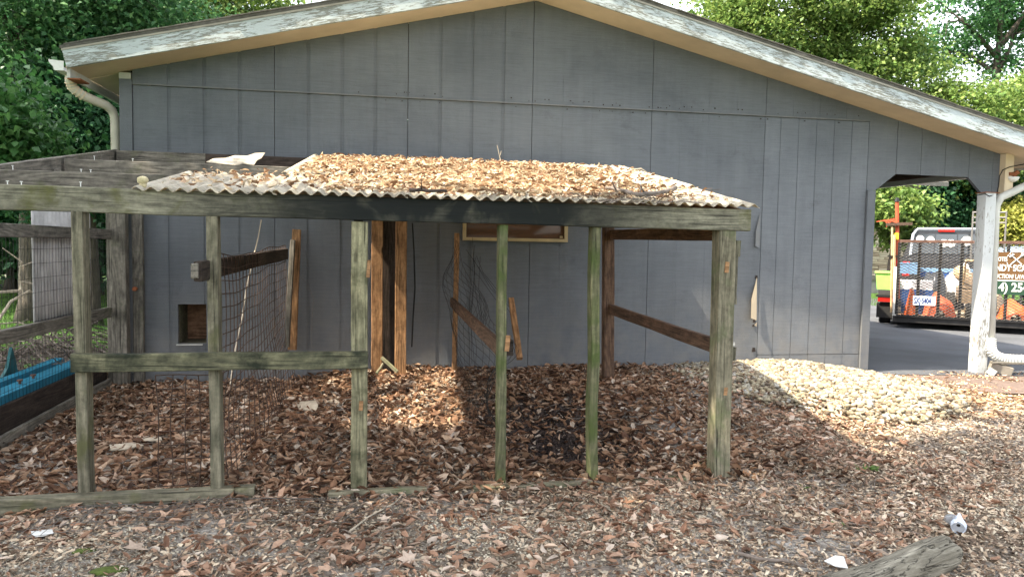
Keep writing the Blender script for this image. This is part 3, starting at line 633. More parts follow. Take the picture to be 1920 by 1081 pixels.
# corrugated panel hung outside the side fence
def corr_panel(name,P0,U,V,lu,lv,pitch,amp,mat,parent,nv=3,N=None,jag=0,**p):
    P0=Vector(P0);U=Vector(U).normalized();V=Vector(V).normalized();N=Vector(N) if N else U.cross(V).normalized()
    n=int(lu/pitch*6)+1; vs=[];fs=[]
    for j in range(nv+1):
        for i in range(n):
            s=lu*i/(n-1); e=(random.uniform(-jag,jag) if j in (0,nv) else 0); q=P0+U*s+V*(lv*j/nv+e)+N*(amp*math.sin(2*math.pi*s/pitch)); vs.append(q)
    for j in range(nv):
        for i in range(n-1): a=j*n+i; fs.append((a,a+1,a+n+1,a+n))
    m=len(vs); vs+= [v-N*.003 for v in vs]; fs+=[(f[3]+m,f[2]+m,f[1]+m,f[0]+m) for f in fs[:]]
    for i in range(n-1): fs.append((i+1,i,i+m,i+1+m)); t=nv*n+i; fs.append((t,t+1,t+1+m,t+m))
    for j in range(nv): a=j*n; fs.append((a,a+n,a+n+m,a+m)); a=j*n+n-1; fs.append((a+n,a,a+m,a+n+m))
    me=mesh(name,vs,fs,mat); me.shade_smooth(); o=link(name,me,parent,Matrix.Identity(4),**p); return o
corr_panel('siding_sheet',(-2.345,5.62,.62),(0,1,0),(0,0,1),1.05,.88,.07,.008,'corr',pen,N=(1,0,0))
# roof sheets
sheets=[]
xs=-1.17
for k in range(5):
    sheets.append(corr_panel('roof_sheet',(xs,YF-.075,pz(YF-.075)+.012+.003*(k%2)),(1,0,-.003),(0.015+.012*k,1,.166),.665,1.00+(.0 if k else 0),.068,.011,'fiber',pen,nv=5,jag=.006)); xs+=.645
xs=-.60
for k in range(5):
    sheets.append(corr_panel('roof_sheet',(xs,4.82,pz(4.82)+.030+.003*(k%2)),(1,0,-.003),(.008+.017*k,1,.166),.585,2.13,.068,.011,'fiber',pen,nv=6,jag=.008)); xs+=.532
# broken scrap of sheet on the rafters (rests on them)
def scrap(name,pts,thick,mat,label,cat):
    mb=MB(); c=sum(pts,Vector())/len(pts)
    n=len(pts); top=[p for p in pts]; vs=top+[p-Vector((0,0,thick)) for p in top]
    c2=c+Vector((0,0,thick*1.5)); vs+=[c2,c-Vector((0,0,thick))]
    fs=[(i,(i+1)%n,2*n) for i in range(n)]+[((i+1)%n+n,i+n,2*n+1) for i in range(n)]+[(i+n,(i+1)%n+n,(i+1)%n,i) for i in range(n)]
    mb.add(vs,fs); o=mb.build(name,mat); o['label']=label; o['category']=cat; return o
yy=5.9
pp=[at(387,300,Y=yy),at(405,296,Y=yy+.1),at(430,291,Y=yy+.2),at(460,290,Y=yy+.3),at(490,286,Y=yy+.45),at(496,291,Y=yy+.4),at(485,305,Y=yy+.1),at(470,311,Y=yy-.05),at(430,307,Y=yy-.05),at(400,305,Y=yy-.05)]
pp=[at(387,303,Y=yy),at(400,297,Y=yy+.1),at(424,296,Y=yy+.18),at(440,291,Y=yy+.22),at(466,292,Y=yy+.3),at(478,287,Y=yy+.4),at(497,286,Y=yy+.45),at(490,296,Y=yy+.3),at(482,300,Y=yy+.15),at(476,309,Y=yy),at(455,306,Y=yy-.03),at(440,309,Y=yy-.05),at(415,306,Y=yy-.05)]
scrap('roofing_scrap',pp,.005,'fiber','torn pale scrap of fibreglass lying on the bare rafters','scrap')
pc=at(268,338,Y=YF)
mb=MB(); 
def blob(mb,c,r,sq=(1,1,1),n=8,m=6,jit=.12,rng=random):
    vs=[];fs=[]
    for i in range(1,m):
        ph=math.pi*i/m
        for k in range(n):
            a=2*math.pi*k/n; q=1+rng.uniform(-jit,jit); vs.append(Vector(c)+Vector((r*sq[0]*q*math.sin(ph)*math.cos(a),r*sq[1]*q*math.sin(ph)*math.sin(a),r*sq[2]*q*math.cos(ph))))
    t=len(vs); vs+=[Vector(c)+Vector((0,0,r*sq[2])),Vector(c)-Vector((0,0,r*sq[2]))]
    for i in range(m-2):
        for k in range(n): fs.append((i*n+k,(i+1)*n+k,(i+1)*n+(k+1)%n,i*n+(k+1)%n))
    for k in range(n): fs.append((t,k,(k+1)%n)); fs.append((t+1,(m-2)*n+(k+1)%n,(m-2)*n+k))
    mb.add(vs,fs)
blob(mb,pc,.027,(1,1,.8)); blob(mb,pc-Vector((0,0,.025)),.018,(1,1,1)); o=mb.build('foam_knob','fungus',None,True); o['label']='small yellowed foam knob perched on the front beam at the roof sheet corner'; o['category']='foam'
# nails standing on the bare beam
mb=MB()
for (x,y,yy) in ((14,340,YF),(40,341,YF),(151,342,YF),(152,318,4.85),(170,319,4.85),(177,293,5.87),(268,291,YW-.13),(249,298,5.87),(346,287,YW-.13),(24,311,4.85)):
    a=at(x,y,Y=yy); mb.tube([a-Vector((0,0,.025)),a],.0025,4); mb.tube([a,a+Vector((0,0,.003))],.007,6)
mb.build('roofing_nails','white',pen,kind='stuff')
# hanging cable and wires by the wall
mb=MB(); mb.tube([P(773,418,6.98),P(776,470,6.98),P(778,540,6.98),P(774,600,6.98),P(772,650,6.98)],.007,5); o=mb.build('hanging_cable','cable'); o['label']='black cable hanging down the wall at the back of the pen'; o['category']='cable'
mb=MB(); mb.tube([P(490,412,6.9),P(484,445,6.9),P(478,470,6.9)],.006,4); mb.tube([P(470,312,6.8),P(477,330,6.6)],.006,4)
mb.tube([P(478,470,6.0),P(462,540,5.7),P(455,590,5.5),P(440,660,5.2),P(432,720,5.0)],.006,4); o=mb.build('bare_vine','twigpale'); o['label']='thin pale bare vine hanging through the rusty mesh divider'; o['category']='vine'
mb=MB(); mb.tube([P(560,515,7.0),P(578,535,7.0),P(588,560,6.98),P(585,600,6.98),P(584,650,6.98)],.0025,3); o=mb.build('loose_wire','greywire'); o['label']='fine wire curling down the wall right of the leaning studs'; o['category']='wire'
# ------------------------------------------------------------------ leaf / debris scatter
def leaf_templates(n,seed=3,curl=(.2,2.1)):
    r=random.Random(seed); out=[]
    for _ in range(n):
        wd=r.uniform(.20,.30); c=r.uniform(*curl)*r.choice([-1,1]); bend=r.uniform(-.28,.28); tw=r.uniform(-.8,.8)
        sp=[(-.5,0),(-.2,0),(.18,0),(.5,0)]; wds=[0,wd*r.uniform(.8,1),wd*r.uniform(.6,1),0]
        V=[]
        def pt(x,s,k):
            w_=s*wds[k]; a=c*abs(s); y=w_*math.cos(a*.9); z=abs(w_)*math.sin(a); z+=bend*(x*x)*1.6
            t=tw*x; return (x,y*math.cos(t)-z*math.sin(t),y*math.sin(t)+z*math.cos(t))
        V=[pt(-.5,0,0),pt(-.2,0,1),pt(.18,0,2),pt(.5,0,3),pt(-.22,1,1),pt(.16,1,2),pt(-.2,-1,1),pt(.2,-1,2)]
        out.append(V)
    T=np.array(out); Fc=np.array([(0,1,4),(1,5,4),(1,2,5),(2,3,5),(0,6,1),(1,6,7),(1,7,2),(2,7,3)])
    return T,Fc
LT,LF=leaf_templates(24)
def euler_mats(az,tx,ty):
    ca,sa=np.cos(az),np.sin(az);cx,sx=np.cos(tx),np.sin(tx);cy,sy=np.cos(ty),np.sin(ty); n=len(az)
    Rz=np.zeros((n,3,3));Rz[:,0,0]=ca;Rz[:,0,1]=-sa;Rz[:,1,0]=sa;Rz[:,1,1]=ca;Rz[:,2,2]=1
    Rx=np.zeros((n,3,3));Rx[:,0,0]=1;Rx[:,1,1]=cx;Rx[:,1,2]=-sx;Rx[:,2,1]=sx;Rx[:,2,2]=cx
    Ry=np.zeros((n,3,3));Ry[:,1,1]=1;Ry[:,0,0]=cy;Ry[:,0,2]=sy;Ry[:,2,0]=-sy;Ry[:,2,2]=cy
    return Rz@Rx@Ry
def scatter(name,T,Fc,pos,size,rng,mat,tilt=.45,smooth=False,rot=None,sizes3=None,**props):
    n=len(pos); idx=rng.integers(0,len(T),n); V=T[idx]
    if sizes3 is not None: V=V*sizes3[:,None,:]
    V=V*np.asarray(size).reshape(-1,1,1)
    Rm=euler_mats(rng.uniform(0,2*np.pi,n),rng.normal(0,tilt,n),rng.normal(0,tilt,n)) if rot is None else rot
    V=np.einsum('nij,nkj->nki',Rm,V)+pos[:,None,:]
    k=T.shape[1]; Fa=(Fc[None]+ (np.arange(n)*k)[:,None,None]).reshape(-1,Fc.shape[1])
    par=props.pop('parent',None)
    return link(name,mesh(name,V.reshape(-1,3),Fa,mat,smooth),par,Matrix.Identity(4) if par else None,**props)
def nz(x,y,s=1.,seed=0):
    r=np.random.default_rng(seed); z=0*x
    for k in range(6):
        a=r.uniform(0,2*np.pi); f=s*r.uniform(.6,2.2); z=z+np.sin((x*np.cos(a)+y*np.sin(a))*f+r.uniform(0,6))
    return z/3.5
# candidate leaf positions
def cand(n,x0,x1,y0,y1): return RNG.uniform(x0,x1,n),RNG.uniform(y0,y1,n)
def dens(x,y):
    inside=(x>-2.25)&(x<2.1)&(y>3.85)
    d=np.where(inside,1.,0.)
    right=(x>=2.1)&(y>3.6); d=np.where(right,np.clip(1.15-(x-2.0)*.55+nz(x,y,2,5)*.25,0.05,1.),d)
    fr=(y<=3.85)|((x<-2.25)); d=np.where(fr&~inside,np.clip(.50+.5*(y-3.35)+nz(x,y,3.2,9)*.33-np.clip(x-1.5,0,9)*.28,.04,.9),d)
    pile=((x-4.05)/1.0)**2+((y-6.3)/.95)**2<1; d=np.where(pile,np.clip(.12-.55*(x-3.75)+nz(x,y,5,6)*.15,.04,.6),d)
    hol=np.exp(-((x-1.2)/.28)**2-((y-4.95)/.55)**2); d=d*(1-.75*hol)
    d=np.where((x>4.6),np.minimum(d,.06),d)
    return d
cx,cy=cand(52000,-2.3,7.5,2.5,YW-.03)
vis=(cx/cy<1.12)&(cx/cy>-.62)
k=(RNG.uniform(0,1,len(cx))<dens(cx,cy))&vis; cx,cy=cx[k],cy[k]
cz=hg(cx,cy)+RNG.uniform(.004,.034,len(cx))*np.where(cy>3.85,1,.5)
size=RNG.uniform(.042,.095,len(cx))*np.where(cy<3.8,.85,1.)*np.where(cx>2.3,.8,1.)
pos=np.stack([cx,cy,cz],1)
order=np.argsort(cy-size*12); near,far=order[:290],order[290:]
fr=far[(pos[far][:,1]<3.83+.1*np.sin(pos[far][:,0]*9))|(pos[far][:,0]>2.7)]; bk=np.setdiff1d(far,fr)
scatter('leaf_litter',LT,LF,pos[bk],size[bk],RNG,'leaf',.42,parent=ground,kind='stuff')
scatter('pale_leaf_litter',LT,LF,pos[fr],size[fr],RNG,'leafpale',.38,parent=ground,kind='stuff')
BL=[]
rbl=random.Random(9)
for _ in range(8):
    V=[(0,0,0)]
    nl=10
    for k in range(nl):
        a=2*math.pi*k/nl; rr_=(.5 if k%2==0 else .24)*rbl.uniform(.8,1.15)*(1.15 if k==0 else 1); V.append((rr_*math.cos(a)*1.15,rr_*math.sin(a),rbl.uniform(-.02,.2)*(1 if k%2==0 else .4)))
    BL.append(V)
BL=np.array(BL); BLF=np.array([(0,k+1,(k+1)%10+1) for k in range(10)])
bx_,by_=cand(520,-2.2,4.2,2.6,6.9); kk=(bx_/by_<1.1)&(bx_/by_>-.6)&(RNG.uniform(0,1,520)<dens(bx_,by_)*.8); bx_,by_=bx_[kk],by_[kk]
scatter('broad_leaf_litter',BL,BLF,np.stack([bx_,by_,hg(bx_,by_)+.022],1),RNG.uniform(.05,.095,len(bx_)),RNG,'leafpale',.3,parent=ground,kind='stuff')
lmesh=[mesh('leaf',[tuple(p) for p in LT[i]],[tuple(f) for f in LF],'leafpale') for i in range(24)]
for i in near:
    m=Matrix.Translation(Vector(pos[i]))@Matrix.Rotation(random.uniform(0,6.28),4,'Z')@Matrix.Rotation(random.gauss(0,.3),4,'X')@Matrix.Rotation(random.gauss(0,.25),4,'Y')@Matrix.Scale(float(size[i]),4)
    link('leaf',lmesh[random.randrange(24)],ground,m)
# crumbs and chips: small two-triangle shards
CT=np.array([[(-.5,-.12*a,0),(.45,-.2*b,.05*a),(.5,.18,.0),(-.4,.25*a,.08*b)] for a,b in ((1,1),(.6,1.3),(1.2,.5),(.8,.8),(.4,.4),(1.4,1.2))]); CF=np.array([(0,1,2,3)])
def crumbs(name,n,x0,x1,y0,y1,s0,s1,mat,f,tilt=.4):
    x,y=cand(n,x0,x1,y0,y1); k=(RNG.uniform(0,1,n)<f(x,y))&(x/y<1.12)&(x/y>-.62); x,y=x[k],y[k]
    p=np.stack([x,y,hg(x,y)+RNG.uniform(.001,.010,len(x))],1)
    scatter(name,CT,CF,p,RNG.uniform(s0,s1,len(x)),RNG,mat,tilt,parent=ground,kind='stuff')
crumbs('leaf_crumbs',150000,-2.4,6.5,2.45,5.2,.010,.036,'chip',lambda x,y:np.clip(.45+np.clip(x-.5,0,1)*.4+nz(x,y,4,2)*.3,.1,1)*np.where(y<4.3,1,np.where(x>2.1,.8,.1)))
crumbs('leaf_crumbs',30000,2.2,7.5,5.0,7.05,.015,.05,'leafroof',lambda x,y:np.where(x>4.6,.75,.35))
crumbs('dark_crumbs',30000,.7,1.8,4.2,6.2,.02,.06,'twigdark',lambda x,y:np.exp(-((x-1.2)/.35)**2-((y-5.0)/.7)**2),.5)  # dark soil bits, made denser to paint in the shadow of the hollow
# gravel grains
OT=np.array([(1,0,0),(-1,0,0),(0,.8,0),(0,-.8,0),(0,0,.5),(0,0,-.5)],float)*.5; OT=np.array([OT*(1+RNG.uniform(-.35,.35,OT.shape)) for _ in range(8)]); OF=np.array([(0,2,4),(2,1,4),(1,3,4),(3,0,4),(2,0,5),(1,2,5),(3,1,5),(0,3,5)])
n=110000; x,y=cand(n,-2.3,4.8,2.4,4.0); g_=np.clip(.25+nz(x,y,3.0,21)*.8+np.clip(-x-.3,0,1)*.5,0.05,1)*np.clip((3.75-y)*3,0,1); k=(RNG.uniform(0,1,n)<g_)&(x/y<1.12)&(x/y>-.62); x,y=x[k],y[k]
scatter('gravel',OT,OF,np.stack([x,y,hg(x,y)+.001],1),RNG.uniform(.008,.02,len(x)),RNG,'pebble',.4,parent=ground,kind='stuff')
# twigs on the ground
mb=MB()
for _ in range(420):
    x=random.uniform(-2.2,4.8); y=random.uniform(2.6,6.0)
    if not -.6<x/y<.92: continue
    l=random.uniform(.06,.28); a=random.uniform(0,6.28); z=hg1(x,y)+random.uniform(.008,.03); p=Vector((x,y,z)); d=Vector((math.cos(a),math.sin(a),random.uniform(-.05,.1)))
    mb.tube([p,p+d*l*.5+Vector((random.uniform(-.02,.02),random.uniform(-.02,.02),.006)),p+d*l],[random.uniform(.0015,.0035),.002,.001],3)
mb.build('twig_litter','twig',ground,kind='stuff')
# ------------------------------------------------------------------ stone pile
pile=thing('stone_pile','heap of tan river stones against the garage wall, half in sunlight','stone pile',(4.1,6.3,0))
def stone_mesh(seed):
    r=np.random.default_rng(seed); vs=[];n=7;m=5
    mb=MB(); rr=random.Random(seed); blob(mb,(0,0,0),.5,(1,rr.uniform(.65,.9),rr.uniform(.42,.6)),n,m,.09,rr); return mb
sm=[stone_mesh(i) for i in range(10)]; smm=[mesh('stone',s.v,s.f,'stone',True) for s in sm]
def in_pile(n):
    x,y=cand(n,2.6,5.3,4.6,YW-.06); r=((x-3.95)/1.22)**2+((y-6.35)/1.45)**2+nz(x,y,3,4)*.14
    return x,y,r
x,y,r=in_pile(22000); k=RNG.uniform(0,1,len(x))<np.clip(1.5-r*1.4,0,1); x,y=x[k],y[k]
s=RNG.uniform(.024,.060,len(x)); z=hg(x,y)+RNG.uniform(.0,.03,len(x))+s*.1
o=np.argsort(-(s/y)); nb=o[:290]; fb=o[290:]
for i in nb:
    link('stone',smm[random.randrange(10)],pile,Matrix.Translation((x[i],y[i],z[i]+.012))@Matrix.Rotation(random.uniform(0,6.28),4,'Z')@Matrix.Rotation(random.gauss(0,.35),4,'X')@Matrix.Scale(float(s[i]),4))
ST=[np.array(m_.v) for m_ in sm[:5]]
tris=[]
for f in sm[0].f:
    tris.append(f[:3]); 
    if len(f)==4: tris.append((f[0],f[2],f[3]))
scatter('stones',np.array(ST),np.array(tris),np.stack([x[fb],y[fb],z[fb]],1),s[fb],RNG,'stone',.35,smooth=True,parent=pile,kind='stuff')
# stray stones
xx,yy_=cand(60,2.0,5.6,4.0,6.6); k=xx/yy_<.9; xx,yy_=xx[k],yy_[k]
scatter('stray_stones',np.array(ST),np.array(tris),np.stack([xx,yy_,hg(xx,yy_)+.01],1),RNG.uniform(.025,.06,len(xx)),RNG,'stone',.3,smooth=True,parent=ground,kind='stuff')
# ------------------------------------------------------------------ leaves and branches on the roof
n=24000; x=RNG.uniform(-1.1,2.3,n); y=RNG.uniform(3.87,6.85,n)
d=np.where(y>4.85,np.where(x>-.5,.82,0),np.clip(.45+(x+.1)*.8,.10,.95))*np.clip(1.15-np.clip(x-(1.05+.05*(y-4)),0,2)*1.3,.1,1)*np.clip(.9+nz(x,y,4,8)*.25,.2,1)
d=np.where(y>6.35,d*.22,d)*np.where(x>2.0+.08*(y-3.9),0,1)
k=RNG.uniform(0,1,n)<d; x,y=x[k],y[k]
zz=1.545+(y-3.93)*.166+.028+.012*(y>4.8)+RNG.uniform(0,.014,len(x))
o=scatter('roof_leaves',LT,LF,np.stack([x,y,zz],1),RNG.uniform(.02,.07,len(x)),RNG,'leafroof',.33); o['kind']='stuff'; o['label']='drift of dry tan leaves covering the corrugated roof of the pen'; o['category']='leaves'
def limb(name,pts,rad,mat,label,cat,side=0,seed=1,parent=None):
    r=random.Random(seed); mb=MB(); P_=[]
    for i in range(len(pts)-1):
        for k in range(3): P_.append(Vector(pts[i]).lerp(Vector(pts[i+1]),k/3)+Vector((r.uniform(-1,1),r.uniform(-1,1),r.uniform(-1,1)))*rad*.35)
    P_.append(Vector(pts[-1])); n=len(P_)
    mb.tube(P_,[rad*(1-.55*i/n)*r.uniform(.88,1.12) for i in range(n)],7)
    for _ in range(side):
        i=r.randrange(1,n-1); d=Vector((r.uniform(-1,1),r.uniform(-1,1),r.uniform(0,.7))).normalized(); l=r.uniform(3,8)*rad; mb.tube([P_[i],P_[i]+d*l*.5,P_[i]+d*l+Vector((0,0,l*.1))],[rad*.35,rad*.25,rad*.1],4)
    o=mb.build(name,mat,None,True); o['label']=label; o['category']=cat; return o
def R_(x,y,dz=.035): # point on pen roof through a pixel
    r=ray(x,y); c=np.array([0,0,H]); t=(1.545-3.93*.166+dz-H)/(r[2]-.166*r[1]); return Vector(c+t*r)
limb('fallen_branch',[R_(1266,352,.06),R_(1235,362,.05),R_(1200,366,.05),R_(1165,358,.05),R_(1135,352,.06)],.017,'twig','knobbly grey branch lying near the right end of the pen roof','branch',6,3)
limb('fallen_branch',[R_(768,356,.05),R_(800,357,.05),R_(838,358,.05)],.011,'twigdark','short dark stick lying among leaves at the middle of the pen roof','branch',2,4)
v0=R_(1158,352,.05); mb=MB(); loop=[P(1158,352,v0.y),P(1157,338,v0.y),P(1168,325,v0.y),P(1185,318,v0.y),P(1202,316,v0.y+.05),P(1214,324,v0.y+.05),P(1217,338,v0.y+.05),P(1213,350,v0.y)]
mb.tube(loop,[.005,.005,.005,.004,.004,.003,.003,.002],5); o=mb.build('vine_loop','twigpale'); o['label']='thin curled vine looping up from the branch on the roof'; o['category']='vine'
v0=R_(940,306,.02); mb=MB(); mb.tube([P(940,308,v0.y),P(936,290,v0.y),P(932,272,v0.y)],[.006,.004,.003],4); mb.tube([P(937,294,v0.y),P(940,283,v0.y)],[.003,.002],3); o=mb.build('upright_twig','twigpale'); o['label']='thin twig standing upright at the back edge of the roof'; o['category']='twig'
mb=MB()
for _ in range(60):
    u=random.uniform(1080,1330); v=random.uniform(352,382); p=R_(u,v,.035); a=random.uniform(0,6.28); l=random.uniform(.05,.2); mb.tube([p,p+Vector((math.cos(a),math.sin(a)*.9,.1))*l],[.003,.0015],3)
o=mb.build('roof_twigs','twig'); o['kind']='stuff'; o['label']='scatter of thin grey twigs at the right front of the roof'; o['category']='twigs'
# ------------------------------------------------------------------ blue thing, sleepers outside left
o=board('timber_sleeper',(-2.36,3.5,.11),(-2.38,6.95,.13),.24,.10,'wood_dark'); o['label']='dark old timber sleeper edging the left side of the pen'; o['category']='timber'
o=board('edging_board',(-2.27,3.6,.03),(-2.29,6.9,.05),.09,.03,'wood_grey'); o['label']='low grey edging board half buried along the left sleeper'; o['category']='board'
bt=thing('blue_trough','bright blue plastic trough lying along the outside of the left fence','trough',(-2.5,5,.24))
mb=MB(); y0,y1=3.4,6.55
prof=[(-2.34,.13),(-2.34,.285),(-2.46,.29),(-2.475,.24),(-2.50,.24),(-2.515,.305),(-2.58,.31),(-2.60,.13)]
mb.prism([Vector((x,y0,z)) for x,z in prof],(.0,y1-y0,.02)); mb.build('trough_body','blue',bt)
mb=MB(); mb.prism([Vector((-2.62,5.72,.26)),Vector((-2.62,6.02,.27)),Vector((-2.62,5.98,.40)),Vector((-2.62,5.93,.50)),Vector((-2.62,5.86,.36))],(-.02,.0,0)); mb.build('fin','teal',bt)
mb=MB()
for y in (5.55,5.75): mb.tube([Vector((-2.41,y,.29)),Vector((-2.41,y,.32))],.01,6); mb.tube([Vector((-2.41,y,.32)),Vector((-2.41,y,.33))],.02,6)
mb.build('bolt','ruststeel',bt)
# brush pile
mb=MB(); rb=random.Random(5)
for _ in range(420):
    c=Vector((-3.0+rb.gauss(0,.42),7.3+rb.gauss(0,.7),abs(rb.gauss(.16,.14))+.02)); d=Vector((rb.uniform(-1,1),rb.uniform(-1,1),rb.uniform(-.35,.5))).normalized(); l=rb.uniform(.25,.8); q=Vector((rb.uniform(-.1,.1),rb.uniform(-.1,.1),rb.uniform(-.05,.1)))
    if c.x+abs(d.x)*l*.5>-2.42: c.x=-2.42-abs(d.x)*l*.5-.02
    if c.z-abs(d.z)*l*.5<0: c.z=abs(d.z)*l*.5+.01
    mb.tube([c-d*l*.5,c+q,c+d*l*.5],[rb.uniform(.004,.012),.006,.003],4)
o=mb.build('brush_pile','twig'); o['kind']='stuff'; o['label']='tangled pile of grey-brown cut sticks beyond the left side fence'; o['category']='brush pile'
mb=MB(); 
for _ in range(7):
    a=Vector((rb.uniform(-4.4,-3.0),rb.uniform(6.2,8.2),rb.uniform(.1,.5))); pts=[a]; d=Vector((rb.uniform(-1,1),rb.uniform(-.6,.6),rb.uniform(.1,.7)))
    for _k in range(4): d=(d+Vector((rb.uniform(-.7,.7),rb.uniform(-.7,.7),rb.uniform(-.5,.5)))).normalized(); pts.append(pts[-1]+d*.25)
    mb.tube([Vector((min(p.x,-2.42),p.y,max(p.z,.03))) for p in pts],[.01,.009,.008,.006,.004],5)
o=mb.build('bare_sticks','twigpale'); o['kind']='stuff'; o['label']='pale crooked bare sticks poking out of the brush pile by the lawn'; o['category']='sticks'
mb=MB(); mb.tube([P(-10,610,5.9),P(20,565,6.1),P(55,545,6.3),P(88,560,6.5)],[.012,.011,.009,.006],5); mb.tube([P(-8,548,6.0),P(38,545,6.2),P(40,528,6.2),P(88,536,6.4)],[.010,.013,.010,.005],5); mb.tube([P(5,465,6),P(40,490,6.1),P(36,515,6.15),P(45,560,6.2)],[.004,.005,.006,.004],4); mb.tube([P(36,500,6.1),P(70,488,6.2),P(88,500,6.3)],[.004,.004,.002],4)
o=mb.build('bent_branch','twigpale'); o['label']='pale bent bare branch in front of the lawn at the left edge'; o['category']='branch'
def logobj(p0,p1,r,label,mat='bark_log'):
    mb=MB(); p0=Vector(p0);p1=Vector(p1); rr=random.Random(int(p0.x*100)); n=7; mb.tube([p0.lerp(p1,i/n) for i in range(n+1)],[r*rr.uniform(.9,1.1) for _ in range(n+1)],10); o=mb.build('log',mat,None,False); o['label']=label; o['category']='log'; return o
logobj((-2.78,5.75,.09),(-2.68,7.15,.16),.075,'pale grey cut log behind the blue trough, nearest the fence')
logobj((-2.98,6.0,.07),(-2.82,7.5,.08),.06,'thinner pale log lying just behind the other one beside the blue trough')
mb=MB(); blob(mb,(-3.15,6.35,.09),.17,(1,1.1,.7),10,7,.1); o=mb.build('boulder','brick',None,True); o['label']='rounded grey-brown boulder on the ground left of the logs'; o['category']='boulder'
# leaf debris and pebbles on left yard
n=6000; x=RNG.uniform(-4.2,-2.45,n); y=RNG.uniform(4.4,8.0,n); scatter('yard_litter',CT,CF,np.stack([x,y,0*x+RNG.uniform(-.005,.02,n)],1),RNG.uniform(.03,.08,n),RNG,'chip',.4,parent=lawn,kind='stuff')
n=2200; x=RNG.uniform(-4.2,-2.45,n); y=RNG.uniform(4.4,8.0,n); scatter('yard_leaves',LT,LF,np.stack([x,y,0*x+.01],1),RNG.uniform(.05,.09,n),RNG,'leaf',.4,parent=lawn,kind='stuff')
# grass blades
BT=np.array([[(-.06,0,0),(.06,0,0),(.02+a,.0+b,1.)] for a,b in ((.3,.1),(-.3,.2),(.1,-.4),(.5,.5),(-.2,-.5))]); BF=np.array([(0,1,2)])
def grass(name,n,x0,x1,y0,y1,f,h,par):
    x=RNG.uniform(x0,x1,n); y=y0+(y1-y0)*RNG.uniform(0,1,n)**1.5; k=f(x,y); x,y=x[k],y[k]
    scatter(name,BT,BF,np.stack([x,y,0*x-.01],1),RNG.uniform(h*.6,h*1.3,len(x)),RNG,'blade',.15,parent=par,kind='stuff')
grass('grass',130000,-14,-2.6,6.0,24,lambda x,y:(y>8.2+nz(x,y,1.5,3)*.5)|(x<-3.9+nz(x,y,1.5,4)*.4),.07,lawn)
# ------------------------------------------------------------------ trees
TLT=[]
rt=random.Random(11)
for _ in range(10):
    w_=rt.uniform(.28,.42); f_=rt.uniform(.1,.35); b_=rt.uniform(-.25,.05)
    TLT.append([(0,0,0),(.45,w_,f_*.6),(1,0,b_),(.5,-w_,f_*.6),(.5,0,0)])
TLT=np.array(TLT); TLF=np.array([(0,4,1),(4,2,1),(0,3,4),(4,3,2)])
TLT4=np.array([[(0,0,0),(.5,w_,.1),(1,0,-.1),(.5,-w_,.1)] for w_ in (.3,.36,.42,.33)]); TLF4=np.array([(0,3,2,1)])
def crown(name,blobs,n,size,mat,parent,seed,clump=.28,per=26,simple=False,droop=.5,gap=.35):
    r=np.random.default_rng(seed); vol=np.array([b[3]**2 for b in blobs]); vol=vol/vol.sum(); nc=max(1,n//per); idx=r.choice(len(blobs),nc,p=vol)
    B=np.array([b[:4] for b in blobs]); d=r.normal(size=(nc,3)); d/=np.linalg.norm(d,axis=1)[:,None]; rad=r.uniform(.45,1.,nc)**.5
    C=B[idx,:3]+d*(B[idx,3]*rad)[:,None]*np.array([1,1,.85])
    k=nz(C[:,0]*1.0+C[:,2]*.7,C[:,1]+C[:,2]*1.3,2.6/max(.8,clump*3.2),seed)>-gap*2; C=C[k]; nc=len(C)
    pos=np.repeat(C,per,0)+r.normal(0,1,(nc*per,3))*clump*np.array([1,1,.45]); N=len(pos)
    az=r.uniform(0,2*np.pi,N); rot=euler_mats(az,r.normal(0,.45,N),np.abs(r.normal(droop,.4,N)))
    return scatter(name,TLT4 if simple else TLT,TLF4 if simple else TLF,pos,r.uniform(.7,1.3,N)*size,r,mat,rot=rot,parent=parent)
def tree(name,label,cat,base,h,r0,blobs,n,size,mat,seed,group=None,lean=(0,0),**kw):
    t=thing(name,label,cat,base,group); rr=random.Random(seed); b=Vector(base); mb=MB(); pts=[b+Vector((lean[0]*u+rr.uniform(-.1,.1)*u,lean[1]*u+rr.uniform(-.1,.1)*u,h*u)) for u in [0,.05,.2,.4,.6,.8,1]]
    mb.tube(pts,[r0*1.4,r0,r0*.85,r0*.7,r0*.55,r0*.38,r0*.15],9)
    for (x,y,z,rad) in [q[:4] for q in blobs]:
        c=Vector((x,y,z)); u=min(.9,max(.15,(z-b.z-rad*.9)/h)); s=pts[0].lerp(pts[-1],u); m_=s.lerp(c,.5)+Vector((rr.uniform(-.3,.3),rr.uniform(-.3,.3),.25))
        mb.tube([s,m_,c],[r0*.33,r0*.2,r0*.07],6)
        for _ in range(4):
            e=c+Vector((rr.gauss(0,1),rr.gauss(0,1),rr.gauss(0,.7))).normalized()*rad*.9; mb.tube([m_.lerp(c,rr.uniform(.2,1)),c.lerp(e,.5)+Vector((0,0,.1)),e],[r0*.1,r0*.06,r0*.02],4)
    mb.build('trunk','bark',t,True)
    crown('crown',blobs,n,size,mat,t,seed,**kw); return t
def B(x,y,Y,r): p=at(x,y,Y=Y); return (p.x,p.y,p.z,r)
g1='trees left of the garage'
def gp_(x,Y): p=at(x,500,Y=Y); return (p.x,Y,-.02)
tree('maple_tree','tall leafy tree with dark trunk behind the gutter corner of the garage','tree',gp_(62,12.5),7.5,.20,[B(-60,-60,12,1.6),B(60,-40,12.5,1.7),B(210,-30,13,1.5),B(40,90,12.5,1.4),B(170,60,13,1.2),B(-80,120,12,1.5),B(160,150,13.2,1.1),B(250,70,13.8,1.1)],66000,.088,'tree_green',1,g1,clump=.34,per=60,gap=.12)
